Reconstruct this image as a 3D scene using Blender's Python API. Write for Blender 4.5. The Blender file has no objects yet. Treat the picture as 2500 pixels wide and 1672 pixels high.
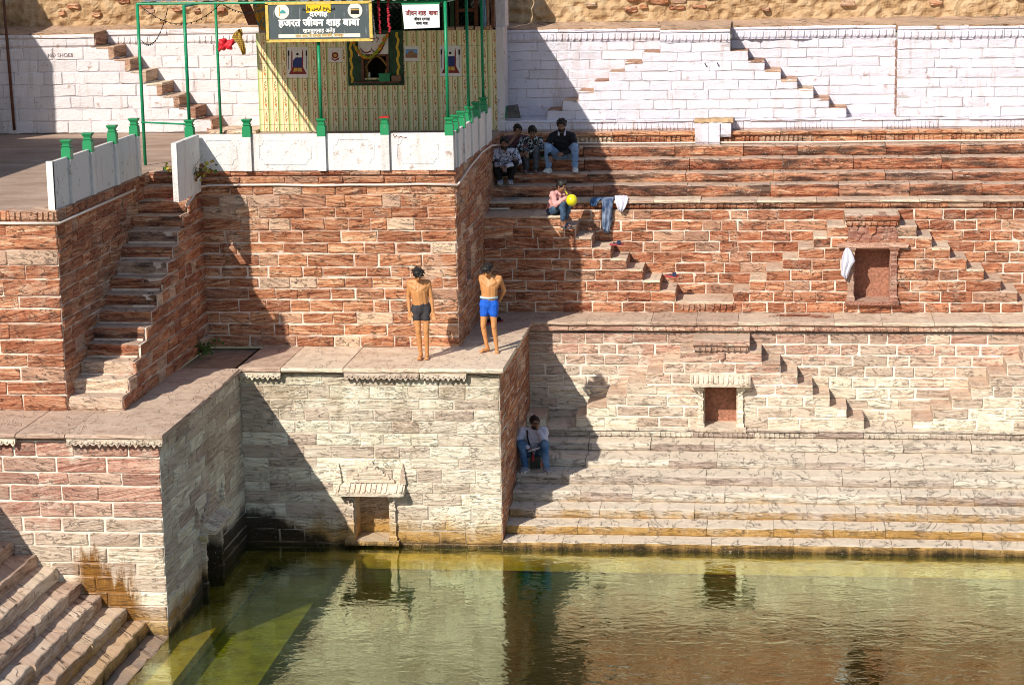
import bpy, math, random
from mathutils import Vector, Matrix, noise
from math import pi, sin, cos, radians as rad

sc = bpy.context.scene
COL = sc.collection
R = random.Random(7)

# ------------------------------------------------------------------ camera
H = 10.2319
RM = Matrix([[0.9925839, 0.0040696, -0.121493], [0.1200152, -0.1916934, 0.9740893], [-0.0193253, -0.9814464, -0.1907602]])          # rows: world X, Y, Z seen in the camera (right, down, forward)
cam = bpy.data.cameras.new('camera')
cam.sensor_width = 36.0
cam.lens = 36.0 * 5300 / 2500
cam.clip_start = 0.5
cam.clip_end = 400
camo = bpy.data.objects.new('camera', cam)
COL.objects.link(camo)
M4 = Matrix.Identity(4)
for i in range(3):
    M4[i][0] = RM[i][0]
    M4[i][1] = -RM[i][1]
    M4[i][2] = -RM[i][2]
M4[2][3] = H
camo.matrix_world = M4
sc.camera = camo

# ------------------------------------------------------------------ daylight
SUN = Vector((0.52, 1.0, -0.83)).normalized()     # the way the light travels
world = bpy.data.worlds.new('World')
sc.world = world
world.use_nodes = True
wn = world.node_tree.nodes
sky = wn.new('ShaderNodeTexSky')
sky.sky_type = 'NISHITA'
sky.sun_disc = False
sky.sun_elevation = math.asin(-SUN.z)
sky.sun_rotation = math.atan2(-SUN.x, -SUN.y)
sky.air_density = 1.0
sky.dust_density = 0.6
world.node_tree.links.new(sky.outputs[0], wn['Background'].inputs[0])
wn['Background'].inputs[1].default_value = 0.115
sl = bpy.data.lights.new('sun', 'SUN')
sl.energy = 5.0
sl.angle = rad(0.5)
sl.color = (1.0, 0.94, 0.84)
so = bpy.data.objects.new('sun', sl)
so.rotation_euler = SUN.to_track_quat('-Z', 'Y').to_euler()
so.location = (-20, -20, 40)
COL.objects.link(so)
vs = sc.view_settings
sc.display_settings.display_device = 'sRGB'
vs.view_transform = 'Standard'
vs.look = 'None'
vs.exposure = 0.15
vs.gamma = 1.0
vs.use_curve_mapping = False
sc.cycles.max_bounces = 7
sc.cycles.diffuse_bounces = 4
sc.cycles.transparent_max_bounces = 6
sc.cycles.caustics_reflective = False
sc.cycles.caustics_refractive = False
sc.cycles.use_adaptive_sampling = True
sc.cycles.filter_width = 0.95

# ------------------------------------------------------------------ surveying helpers: points on the real planes
def ray(px, py):
    c = Vector(((px - 1250) / 5300, (py - 836) / 5300, 1))
    return RM @ c
def onY(px, py, Y):
    r = ray(px, py); t = Y / r.y
    return Vector((r.x * t, Y, H + r.z * t))
def onZ(px, py, z):
    r = ray(px, py); t = (z - H) / r.z
    return Vector((r.x * t, r.y * t, z))
def onX(px, py, X):
    r = ray(px, py); t = X / r.x
    return Vector((X, r.y * t, H + r.z * t))
def XY(px, Y, z):
    """x of the image column px for a point at depth Y, height z"""
    py = 600
    for _ in range(6):
        p = onY(px, py, Y)
        py += (p.z - z) * 5300 / Y
    return onY(px, py, Y).x

# ------------------------------------------------------------------ mesh helpers
ZV = Vector((0, 0, 1)); XV = Vector((1, 0, 0)); YV = Vector((0, 1, 0))
class MB:
    def __init__(s):
        s.v = []; s.f = []
    def add(s, vs, fs):
        o = len(s.v); s.v += [Vector(v) for v in vs]; s.f += [tuple(i + o for i in f) for f in fs]
        return s
    def box(s, a, b):
        (x0, y0, z0), (x1, y1, z1) = a, b
        return s.hexa([(x0,y0,z0),(x1,y0,z0),(x1,y1,z0),(x0,y1,z0),(x0,y0,z1),(x1,y0,z1),(x1,y1,z1),(x0,y1,z1)])
    def hexa(s, p):
        return s.add(p, [(0,3,2,1),(4,5,6,7),(0,1,5,4),(1,2,6,5),(2,3,7,6),(3,0,4,7)])
    def rings(s, rings, cap=True, closed=True):
        n = len(rings[0]); o = len(s.v)
        for r in rings: s.v += [Vector(p) for p in r]
        for i in range(len(rings) - 1):
            for k in range(n if closed else n - 1):
                a = o + i*n + k; b = o + i*n + (k+1) % n
                s.f.append((a, b, b + n, a + n))
        if cap:
            s.f.append(tuple(o + k for k in range(n))[::-1])
            s.f.append(tuple(o + (len(rings)-1)*n + k for k in range(n)))
        return s
    def tube(s, pts, r, n=8):
        pts = [Vector(p) for p in pts]; rs = r if isinstance(r, (list, tuple)) else [r]*len(pts)
        rg = []
        for i, p in enumerate(pts):
            t = (pts[min(i+1, len(pts)-1)] - pts[max(i-1, 0)]).normalized()
            up = Vector((0,0,1)) if abs(t.z) < .9 else Vector((1,0,0))
            a = t.cross(up).normalized(); b = a.cross(t)
            rg.append([p + (a*cos(2*pi*k/n) + b*sin(2*pi*k/n)) * rs[i] for k in range(n)])
        return s.rings(rg)
    def lathe(s, prof, c, n=10, sq=None):
        c = Vector(c); rg = []
        for r, z in prof:
            if sq:
                rg.append([c + Vector((r*a, r*b, z)) for a, b in ((-1,-1),(1,-1),(1,1),(-1,1))])
            else:
                rg.append([c + Vector((r*cos(2*pi*k/n), r*sin(2*pi*k/n), z)) for k in range(n)])
        return s.rings(rg)
    def ball(s, c, r, n=10, m=7):
        c = Vector(c); r = (r, r, r) if not isinstance(r, (tuple, list)) else r
        rg = []
        for i in range(1, m):
            t = pi*i/m
            rg.append([c + Vector((r[0]*sin(t)*cos(2*pi*k/n), r[1]*sin(t)*sin(2*pi*k/n), -r[2]*cos(t))) for k in range(n)])
        return s.rings(rg)
    def capsule(s, a, ra, b, rb, n=10):
        a = Vector(a); b = Vector(b); d = b - a
        t = d.normalized() if d.length > 1e-6 else ZV
        up = ZV if abs(t.z) < .9 else XV
        e = t.cross(up).normalized(); g = e.cross(t)
        rg = []
        def ring(c, r): rg.append([c + (e*cos(2*pi*k/n) + g*sin(2*pi*k/n)) * r for k in range(n)])
        for q in (80, 50, 22): ring(a - t*ra*sin(rad(q)), ra*cos(rad(q)))
        ring(a, ra); ring(b, rb)
        for q in (22, 50, 80): ring(b + t*rb*sin(rad(q)), rb*cos(rad(q)))
        return s.rings(rg)
    def prism(s, poly, mp, d0, d1):
        """poly of (u,z) extruded from depth d0 to d1 through mp(u,z,d)"""
        n = len(poly)
        s.add([mp(u, z, d0) for u, z in poly] + [mp(u, z, d1) for u, z in poly],
              [tuple(range(n))[::-1], tuple(range(n, 2*n))] + [(k, (k+1) % n, n + (k+1) % n, n + k) for k in range(n)])
        return s

WL = {}                                   # world place of every parent
def link(o, parent=None):
    COL.objects.link(o)
    if parent is not None:
        o.parent = parent
        WL[o.name] = WL[parent.name].copy()
    else:
        WL[o.name] = Vector(o.location)
    return o
def mesh(name, mb, mat, off=None, smooth=False):
    me = bpy.data.meshes.new(name)
    off = off or Vector((0,0,0))
    me.from_pydata([tuple(v - off) for v in mb.v], [], mb.f)
    if mat: me.materials.append(mat)
    if smooth:
        me.polygons.foreach_set('use_smooth', [True]*len(me.polygons))
    me.update()
    return me
def part(name, mb, mat, parent, smooth=False, label=None):
    o = bpy.data.objects.new(name, mesh(name, mb, mat, WL[parent.name], smooth))
    link(o, parent)
    if label: o['label'] = label
    return o
def tag(o, label, cat, group=None):
    o['label'] = label; o['category'] = cat
    if group: o['group'] = group
    return o
def thing(name, loc, label, cat, group=None):
    o = bpy.data.objects.new(name, None)
    o.empty_display_size = .1
    o.location = loc
    link(o)
    return tag(o, label, cat, group)
def solo(name, mb, mat, label, cat, group=None, smooth=False):
    c = mb.v[0].copy(); c.z = min(v.z for v in mb.v)
    o = bpy.data.objects.new(name, mesh(name, mb, mat, c, smooth))
    o.location = c
    link(o)
    return tag(o, label, cat, group)
def struct(name, mb, mat, smooth=False):
    o = bpy.data.objects.new(name, mesh(name, mb, mat, None, smooth))
    link(o); o['kind'] = 'structure'
    return o

# ------------------------------------------------------------------ material helpers
class NT:
    def __init__(s, name):
        s.m = bpy.data.materials.new(name); s.m.use_nodes = True
        s.t = s.m.node_tree; s.b = s.t.nodes['Principled BSDF']; s.out = s.t.nodes['Material Output']
        s.b.inputs['Roughness'].default_value = .85
        s.b.inputs['Specular IOR Level'].default_value = .25
    def put(s, sock, v):
        if isinstance(v, bpy.types.NodeSocket): s.t.links.new(v, sock)
        elif v is not None:
            if isinstance(v, tuple) and len(v) == 3 and sock.type == 'RGBA': v = v + (1,)
            sock.default_value = v
    def n(s, typ, ins=None, **kw):
        nd = s.t.nodes.new('ShaderNode' + typ)
        for k, v in kw.items(): setattr(nd, k, v)
        for k, v in (ins or {}).items(): s.put(nd.inputs[k], v)
        return nd
    def math(s, op, a, b=None, c=None, clamp=False):
        nd = s.n('Math', operation=op, use_clamp=clamp); s.put(nd.inputs[0], a); s.put(nd.inputs[1], b)
        if c is not None: s.put(nd.inputs[2], c)
        return nd.outputs[0]
    def comb(s, x, y, z): return s.n('CombineXYZ', {0: x, 1: y, 2: z}).outputs[0]
    def sep(s, v):
        o = s.n('SeparateXYZ', {0: v}).outputs; return o[0], o[1], o[2]
    def noise(s, vec, scale=1, detail=3, rough=.55, dist=0):
        return s.n('TexNoise', {'Vector': vec, 'Scale': scale, 'Detail': detail, 'Roughness': rough, 'Distortion': dist}).outputs[0]
    def ramp(s, f, stops, interp='LINEAR'):
        nd = s.n('ValToRGB', {0: f}); cr = nd.color_ramp; cr.interpolation = interp
        while len(cr.elements) < len(stops): cr.elements.new(.5)
        for e, (p, c) in zip(cr.elements, stops):
            e.position = p; e.color = (c, c, c, 1) if isinstance(c, (int, float)) else (*c, 1)
        return nd.outputs[0]
    def mix(s, f, a, b, mode='MIX'):
        nd = s.n('Mix', data_type='RGBA', blend_type=mode); s.put(nd.inputs[0], f); s.put(nd.inputs[6], a); s.put(nd.inputs[7], b)
        return nd.outputs[2]
    def maprange(s, v, a, b, c=0., d=1., smooth=False):
        nd = s.n('MapRange', {0: v, 1: a, 2: b, 3: c, 4: d}, interpolation_type='SMOOTHSTEP' if smooth else 'LINEAR')
        return nd.outputs[0]
    def bump(s, h, strength=.5, dist=.02):
        s.put(s.b.inputs['Normal'], s.n('Bump', {'Height': h, 'Strength': strength, 'Distance': dist}).outputs[0])
    def col(s, c): s.put(s.b.inputs['Base Color'], c); return s.m
    def pos(s): return s.n('NewGeometry').outputs['Position']
    def rnd(s): return s.n('ObjectInfo').outputs['Random']
    def obj(s): return s.n('TexCoord').outputs['Object']

def plain(name, c, rough=.6, var=.12, bump=.15, scale=14, metal=0):
    t = NT(name); p = t.pos()
    f = t.noise(p, scale, 4)
    k = t.maprange(f, .3, .7, 1-var, 1+var)
    t.b.inputs['Roughness'].default_value = rough
    t.b.inputs['Metallic'].default_value = metal
    if bump: t.bump(f, bump, .01)
    return t.col(t.mix(1.0, c, t.comb(k, k, k), 'MULTIPLY'))

def wet_stain(t, x, z, c):
    st = t.math('SUBTRACT', z, t.math('SUBTRACT', 1.40, t.math('MULTIPLY', t.math('ADD', x, 11.14), .615)))
    run = t.noise(t.comb(t.math('MULTIPLY', x, 7.), 0., t.math('MULTIPLY', z, 1.0)), 1, 5, .72)
    wz = t.maprange(t.math('ADD', st, t.math('MULTIPLY', t.math('SUBTRACT', run, .5), 1.9)), .62, .36, 0, .96)
    wz = t.math('MULTIPLY', wz, t.math('MULTIPLY', t.maprange(x, -10.3, -10.1), t.maprange(x, -9.15, -9.4)))
    return t.mix(wz, c, t.mix(run, (.07, .022, .005), (.46, .20, .015)))
def stone_mat(name, red, pale, zpale=None, steps=False, crack=.72, wet=False, dust=.5, tilts=.5, patina=.0, grime=.0, white=.25, eff=.3, algae=True, bumps=.9):
    """bedded sandstone: every stone (object) has its own bedding angle, offset and shade"""
    t = NT(name); p = t.pos(); x, y, z = t.sep(p); r = t.rnd()
    r2 = t.math('FRACT', t.math('MULTIPLY', r, 7.31)); r3 = t.math('FRACT', t.math('MULTIPLY', r, 23.7))
    s = t.math('ADD', t.math('MULTIPLY', x, .9), t.math('MULTIPLY', y, .8))
    tilt = t.math('MULTIPLY', t.math('SUBTRACT', r2, .5), tilts)
    if steps: s = x
    zz = t.math('ADD', z, t.math('MULTIPLY', s, tilt))
    if steps: zz = t.math('ADD', zz, t.math('MULTIPLY', y, .13))
    o = t.math('MULTIPLY', r, 61.)
    f1 = t.noise(t.comb(t.math('MULTIPLY', s, 1.5), t.math('MULTIPLY', zz, t.math('ADD', 13., t.math('MULTIPLY', t.math('FRACT', t.math('MULTIPLY', r, 91.3)), 24.))), o), 1, 5, .68, .4)
    f2 = t.noise(t.comb(t.math('MULTIPLY', s, 11.), t.math('MULTIPLY', zz, 80.), o), 1, 3, .7, .3)
    f = t.math('ADD', t.math('MULTIPLY', f1, .66), t.math('MULTIPLY', f2, .34))
    c = t.ramp(f, [(.38, red[0]), (.45, red[1]), (.53, red[2]), (.64, red[3])])
    cp = t.ramp(f, [(.38, pale[0]), (.47, pale[1]), (.60, pale[2])])
    big = t.noise(p, .9, 4, .6)
    mid = t.noise(p, 4.5, 5, .65)
    # efflorescence / bleaching by height above the water
    if zpale:
        q = t.math('ADD', z, t.math('MULTIPLY', t.math('SUBTRACT', big, .5), 1.6))
        q = t.math('ADD', q, t.math('MULTIPLY', t.math('SUBTRACT', r3, .5), .9))
        c = t.mix(t.maprange(q, zpale[0], zpale[1], 0, 1, True), c, cp)
    w = t.maprange(t.math('ADD', mid, t.math('MULTIPLY', t.math('SUBTRACT', big, .5), .8)), .56, .72, 0, eff)
    c = t.mix(w, c, pale[2])
    c = t.mix(t.maprange(r2, .80, .98, 0, .5), c, pale[2] if not zpale else pale[1])
    k = t.maprange(r3, 0, 1, .66, 1.3)
    c = t.mix(1.0, c, t.comb(t.math('POWER', k, .75), k, k), 'MULTIPLY')
    if patina:
        pm = t.noise(t.comb(t.math('MULTIPLY', s, 1.3), t.math('MULTIPLY', z, 5.5), o), 1, 5, .6)
        c = t.mix(t.maprange(pm, .46, .62, 0, patina), c, (.045, .03, .026))
    if grime:
        gm = t.noise(t.comb(t.math('MULTIPLY', s, 1.1), t.math('MULTIPLY', z, .55), 3.), 1.6, 6, .7)
        top = t.maprange(z, 1.7, 2.9, 0, .17)
        c = t.mix(t.maprange(t.math('ADD', gm, top), .55, .80, 0, grime), c, t.mix(mid, (.13, .085, .045), (.46, .33, .18)))
    if algae:
        wl = t.noise(t.comb(t.math('MULTIPLY', s, 2.), 0., t.math('MULTIPLY', z, .6)), 1.2, 5, .65)
        zn = t.math('ADD', z, t.math('MULTIPLY', t.math('SUBTRACT', wl, .5), .9))
        c = t.mix(t.maprange(zn, .60, .14, 0, .85, True), c, t.mix(f, (.33, .14, .018), (.62, .37, .07)))
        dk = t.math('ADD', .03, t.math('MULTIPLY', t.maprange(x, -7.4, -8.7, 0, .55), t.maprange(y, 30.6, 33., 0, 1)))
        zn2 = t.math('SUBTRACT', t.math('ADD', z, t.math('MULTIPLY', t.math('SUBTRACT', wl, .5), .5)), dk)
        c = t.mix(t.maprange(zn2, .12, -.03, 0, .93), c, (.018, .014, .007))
    sk = t.noise(p, 38, 2, .5)
    c = t.mix(t.maprange(t.math('ADD', sk, t.math('MULTIPLY', big, .25)), .80, .83, 0, .5), c, (.70, .66, .58))
    if wet:        # rusty algae seeping along the foot where the foreground steps meet the wall
        c = wet_stain(t, x, z, c)
    nz = t.sep(t.n('NewGeometry').outputs['True Normal'])[2]
    du = t.maprange(t.math('ADD', nz, t.math('MULTIPLY', t.math('SUBTRACT', mid, .5), .5)), .45, .8, 0, dust)
    if dust: c = t.mix(du, c, t.mix(f2, (.46, .30, .21), (.68, .52, .40)) if not zpale or zpale[0] < 5 else t.mix(f2, (.64, .51, .38), (.84, .73, .58)))
    cv = t.comb(t.math('MULTIPLY', s, 2.6), t.math('MULTIPLY', zz, 9.), o)
    ck = t.math('ABSOLUTE', t.math('SUBTRACT', t.noise(cv, 1., 4, .6, .9), .5))
    ckm = t.math('MULTIPLY', t.maprange(ck, .018, .004, 0, 1), t.maprange(mid, .42, .56, 0, 1))
    c = t.mix(t.math('MULTIPLY', ckm, crack), c, (.07, .035, .022) if crack > .6 else (.20, .13, .085))
    gk = t.maprange(t.noise(p, 55, 3, .75), .3, .7, .74 if crack > .6 else .84, 1.22 if crack > .6 else 1.16)
    c = t.mix(1.0, c, t.comb(gk, gk, gk), 'MULTIPLY')
    fine = t.noise(p, 70, 3, .7)
    h = t.math('ADD', t.math('SUBTRACT', t.math('MULTIPLY', f, 1.0), t.math('MULTIPLY', ckm, .8)), t.math('ADD', t.math('MULTIPLY', fine, .22), t.math('MULTIPLY', mid, .5)))
    t.bump(h, bumps, .05)
    return t.col(c)

RED = [(.14,.038,.02), (.41,.135,.065), (.56,.245,.13), (.76,.50,.33)]
ROSE = [(.24,.10,.075), (.46,.24,.17), (.60,.37,.27), (.74,.54,.41)]
PALE = [(.34,.24,.16), (.60,.46,.33), (.78,.66,.50)]
PALEG = [(.44,.335,.24), (.72,.59,.44), (.86,.76,.61)]
m_red = stone_mat('red_sandstone', RED, PALE, patina=.25, eff=.22, algae=False)
m_step = stone_mat('worn_red_step', RED, PALE, patina=.85, eff=.10, algae=False, bumps=.9, tilts=.10, dust=.85, steps=True)
m_tower = stone_mat('orange_sandstone', [(.17,.05,.024), (.42,.15,.07), (.57,.27,.14), (.80,.55,.36)], PALE, eff=.3, algae=False)
m_body = stone_mat('red_wall_sandstone', RED, PALE, zpale=(2.2, 1.0), patina=.15, eff=.32)
m_low = stone_mat('bleached_sandstone', ROSE, PALEG, zpale=(2.9, 1.7), eff=.45, crack=.34)
m_lowl = stone_mat('rosy_sandstone', [(.26,.085,.06), (.46,.21,.15), (.58,.33,.24), (.70,.48,.37)], PALEG, zpale=(2.3, 1.1), eff=.4, wet=True, crack=.5)
m_lstep = stone_mat('bleached_step', ROSE, [(.28,.22,.18), (.54,.445,.36), (.70,.60,.49)], zpale=(9., 8.), eff=.4, bumps=1., tilts=.16, patina=.10, dust=.9, crack=.28, steps=True)
m_recess = stone_mat('stained_pale_stone', ROSE, [(.46,.36,.265), (.76,.645,.49), (.88,.79,.63)], zpale=(5., 3.4), crack=.30, grime=.7, eff=.5, dust=.2)
m_flag = stone_mat('flagstone', [(.32,.20,.14), (.50,.35,.25), (.61,.46,.34), (.72,.58,.44)], PALE, eff=.35, algae=False, bumps=.55, tilts=.12, dust=.45, crack=.4, steps=True)
m_fore = stone_mat('foreground_step_stone', [(.28,.16,.10), (.50,.33,.23), (.64,.47,.34), (.74,.60,.46)], PALE, eff=.3, bumps=.7, tilts=.3)
m_niche = stone_mat('carved_pale_stone', ROSE, [(.46,.36,.26), (.64,.53,.40), (.78,.68,.55)], zpale=(9., 8.), eff=.3, bumps=.5)
m_nichr = stone_mat('carved_red_stone', [(.22,.085,.055), (.36,.16,.11), (.46,.23,.16), (.60,.38,.28)], PALE, eff=.3, algae=False, bumps=.5)
m_back = plain('dark_red_plaster', (.34, .155, .10), .9, .35, .6, 22)

def mortar_mat(name, c, dark, z0, z1, algae=False, patch=.0):
    t = NT(name); p = t.pos(); x, y, z = t.sep(p)
    f = t.noise(p, 9, 5, .65); g = t.noise(p, 1.3, 3)
    q = t.math('ADD', z, t.math('MULTIPLY', t.math('SUBTRACT', g, .5), 2.2))
    cc = t.mix(t.maprange(q, z0, z1), c, dark)
    cc = t.mix(t.maprange(f, .3, .66, .5, 0), cc, dark)
    gg = t.noise(p, 2.1, 4, .6)
    cc = t.mix(t.maprange(gg, .50, .62, 0, patch), cc, dark)
    if algae: cc = wet_stain(t, x, z, cc)
    if algae: cc = t.mix(t.maprange(t.math('ADD', z, t.math('MULTIPLY', g, .3)), .55, .2, 0, .9), cc, (.12, .07, .02))
    t.bump(f, .6, .02)
    return t.col(cc)
m_mort = mortar_mat('lime_mortar', (.78, .68, .57), (.38, .19, .115), 4.9, 6.0, False, .75)
m_mortp = mortar_mat('pale_mortar', (.84, .77, .66), (.45, .35, .26), 6., 9., True, .45)
m_mortg = mortar_mat('grey_mortar', (.66, .58, .47), (.36, .28, .20), 6., 9., True, .7)

def whitewash(name, tint=(.70, .665, .735), dirt=.5, seed=0.):
    t = NT(name); p = t.pos(); x, y, z = t.sep(p); r = t.rnd()
    a = t.noise(p, 5, 6, .7); b = t.noise(t.comb(t.math('MULTIPLY', x, 2.2), t.math('MULTIPLY', y, 2.2), t.math('MULTIPLY', z, .35)), 1.5, 5, .7)
    k = t.maprange(r, 0, 1, .92, 1.04)
    c = t.mix(1., tint, t.comb(k, k, k), 'MULTIPLY')
    c = t.mix(t.maprange(b, .54, .72, 0, dirt), c, (.50, .40, .36))
    c = t.mix(t.maprange(a, .60, .68, 0, dirt), c, (.33, .20, .14))
    dr = t.noise(t.comb(t.math('MULTIPLY', x, 7.), t.math('MULTIPLY', y, 7.), t.math('MULTIPLY', z, .8)), 1., 4, .65)
    c = t.mix(t.maprange(dr, .60, .70, 0, dirt*.7), c, (.42, .30, .26))
    h = t.math('ADD', t.noise(p, 26, 4, .7), t.math('MULTIPLY', a, 1.4))
    t.bump(h, .6, .03)
    return t.col(c)
m_white = whitewash('whitewash', dirt=.65)
m_whitej = whitewash('whitewashed_joint', (.50, .45, .46), .6)
m_whitel = whitewash('worn_whitewash', (.72, .665, .67), .8)
m_par = whitewash('white_paint', (.76, .74, .71), .7)
m_tread = stone_mat('tan_tread_stone', [(.34,.21,.14), (.52,.36,.25), (.64,.48,.34), (.74,.60,.45)], PALE, eff=.3, algae=False, bumps=.5, tilts=.1, dust=.5, crack=.4, steps=True)
m_ground = plain('earth_floor', (.36, .235, .16), .95, .3, .5, 5)

# ------------------------------------------------------------------ masonry builders
class Face:
    """a wall plane: P at u=0,z=0; U runs along the wall, N points to the open side"""
    def __init__(s, P, U, N): s.P = Vector(P); s.U = Vector(U); s.N = Vector(N)
    def __call__(s, u, z, d): return s.P + s.U*u + s.N*d + ZV*z
def front(Y, x0=0): return Face((x0, Y, 0), XV, (0, -1, 0))
def side(X): return Face((X, 0, 0), YV, (1, 0, 0))       # open side faces +X, u = y

def stone(mp, u0, u1, z0, z1, proud, jit=.008, chip=.013):
    w, h = u1-u0, z1-z0; mb = MB()
    nb = max(2, min(4, int(w/.17) + 1)); c = min(chip*R.uniform(.6, 1.5), h*.3, w*.3)
    pts = []
    for k in range(nb + 1): pts.append((u0 + c + (w-2*c)*k/nb, z0))
    pts.append((u1, z0 + c*.8)); pts.append((u1, z1 - c*.8))
    for k in range(nb + 1): pts.append((u1 - c - (w-2*c)*k/nb, z1))
    pts.append((u0, z1 - c*.8)); pts.append((u0, z0 + c*.8))
    cu, cz = (u0+u1)/2, (z0+z1)/2
    tu, tz = R.uniform(-.008, .008), R.uniform(-.006, .008)
    r0, r1, r2 = [], [], []
    for u, z in pts:
        ju, jz = R.uniform(-jit, jit), R.uniform(-jit, jit)*.9
        u += ju; z += jz
        r0.append(mp(u, z, -.03))
        a = min(.012/max(abs(u-cu), .02), .3); b = min(.012/max(abs(z-cz), .02), .3)
        d = proud + tu*(u-cu)/w*2 + tz*(z-cz)/h*2 + R.uniform(-.004, .003)
        r1.append(mp(u, z, d*.55))
        r2.append(mp(u + (cu-u)*a, z + (cz-z)*b, d + .004))
    n = len(pts)
    mb.rings([r0, r1, r2], cap=False)
    mb.v.append(mp(cu + R.uniform(-.2, .2)*w, cz + R.uniform(-.2, .2)*h, proud + R.uniform(-.002, .012)))
    o = 2*n; m = len(mb.v) - 1
    mb.f += [(o + k, o + (k+1) % n, m) for k in range(n)]
    return mb

def rows(z0, z1, h):
    n = max(1, round((z1-z0)/h)); zs = [z0 + (z1-z0)*k/n for k in range(n+1)]
    for k in range(1, n): zs[k] += R.uniform(-.1, .1)*h*1.1
    return zs
def cut(iv, a, b):
    out = []
    for s, e in iv:
        if b <= s or a >= e: out.append((s, e)); continue
        if a - s > .05: out.append((s, a))
        if e - b > .05: out.append((b, e))
    return out
def masonry(th, mp, rws, mat, mort, wmin=.34, wmax=.85, gap=.034, proud=.014, jit=.008, name='stone', thick=.4, tight=None, tightgap=.014, close_right=False):
    """rws: [(z0, z1, [(a,b),...])] - each interval is filled with stones bedded in mortar"""
    mo = MB(); prev = []
    for z0, z1, ivs in rws:
        g = tightgap if (tight is not None and z0 > tight) else gap
        joints = []
        for a, b in ivs:
            mo.box((a, 0, z0), (b, 1, z1))
            u = a; cuts = [a]
            while b - u > wmax*1.05:
                for _ in range(6):
                    w = R.uniform(wmin, wmax)
                    if all(abs(u + w - q) > .09 for q in prev): break
                if b - (u + w) < wmin*.7: break
                u += w; cuts.append(u)
            if b - u > wmax*1.3: cuts.append((u+b)/2)
            cuts.append(b)
            joints += cuts[1:-1]
            for p, q in zip(cuts, cuts[1:]):
                if q - p < .05: continue
                gg = g*R.choice((.22, .5, .9, 1.25)); gz = g*R.choice((.25, .55, .8, 1.05, 1.2))
                lo = p + (gg/2 if p != a else .004); hi = q - (gg/2 if q != b else .004)
                mbs = stone(mp, lo, hi, z0 + gz/2, z1 - gz/2, proud*R.uniform(.5, 1.5), jit)
                part(name, mbs, mat, th)
        prev = joints
    mo.v = [mp(v.x, v.z, -thick*v.y) for v in mo.v]
    flip(mo)
    part('mortar', mo, mort, th)
def flip(mb): mb.f = [f[::-1] for f in mb.f]

def block(mp, u0, u1, z0, z1, dfront, dback, rnd=.03, wob=.012, seg=.22):
    """a worn step or kerb stone: rounded top front edge, uneven nosing"""
    n = max(2, min(7, int((u1-u0)/seg) + 1)); rg = []
    for k in range(n + 1):
        u = u0 + (u1-u0)*k/n
        e = R.uniform(-wob, wob); t = R.uniform(-wob, wob)*.5; q = rnd*R.uniform(.5, 1.5)
        rg.append([mp(u, z0, dback), mp(u, z1 + t*.4, dback), mp(u, z1 + t, dfront - q + e), mp(u, z1 - q*.3 + t, dfront - q*.35 + e),
                   mp(u, z1 - q*1.1 + t, dfront + e), mp(u, (z0+z1)/2, dfront + R.uniform(-wob, wob)*.8 + .003), mp(u, z0 + min(.05, (z1-z0)*.25), dfront + R.uniform(-wob, wob)*.6), mp(u, z0 + .012, dfront - .03), mp(u, z0, dfront - .035)])
    mb = MB().rings(rg); return mb
def flight_row(th, mp, u0, u1, z0, z1, df, db, mat, wmin=.7, wmax=1.6, gap=.008, name='step_stone', rnd=.03, wob=.012):
    u = u0
    while u < u1 - .02:
        w = R.uniform(wmin, wmax)
        if u1 - (u + w) < wmin*.6: w = u1 - u
        part(name, block(mp, u + gap*R.uniform(.2, .6), u + w - gap*R.uniform(.2, .6), z0, z1 + R.uniform(-.008, .008), df + R.uniform(-.014, .014), db, rnd, wob), mat, th)
        u += w

def petals(mb, mp, u0, u1, z0, z1, d, w=.075, proud=.018, tip=True, miss=.12, slant=0.):
    """a carved row of hanging tongues"""
    n = max(1, int((u1-u0)/w)); w = (u1-u0)/n
    for k in range(n):
        if R.random() < miss: continue
        a = u0 + w*(k+.12); b = u0 + w*(k+.88); m = (a+b)/2; zl = z0 + (z1-z0)*R.uniform(0, .08)
        zq = zl + (z1-zl)*.35
        ol = [(a, z1), (a + slant, zq), (m + slant*1.4, zl), (b + slant, zq), (b, z1)]
        mb.rings([[mp(u, z, d-.01) for u, z in ol], [mp(m + (u-m)*.72 , (z1+zl)/2 + (z-(z1+zl)/2)*.8, d + proud) for u, z in ol]])
def carved_row(th, mp, u0, u1, z0, z1, d, mat, wmin=.6, wmax=1.2, pw=.08, back=-.3, miss=.12, blank=.18, name='carved_stone', proud=.02, slant=0., skipf=None):
    u = u0
    while u < u1 - .02:
        w = R.uniform(wmin, wmax)
        if u1 - (u + w) < wmin*.6: w = u1 - u
        a, b = u + .004, u + w - .004
        if not (skipf and skipf((a+b)/2)):
            mb = block(mp, a, b, z0, z1, d + R.uniform(-.008, .008), back, .008, .005)
            if R.random() > blank: petals(mb, mp, a + .02, b - .02, z0 + .012, z1 - .015, d + .004, pw, proud, miss=miss, slant=slant)
            part(name, mb, mat, th)
        u += w
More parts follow.
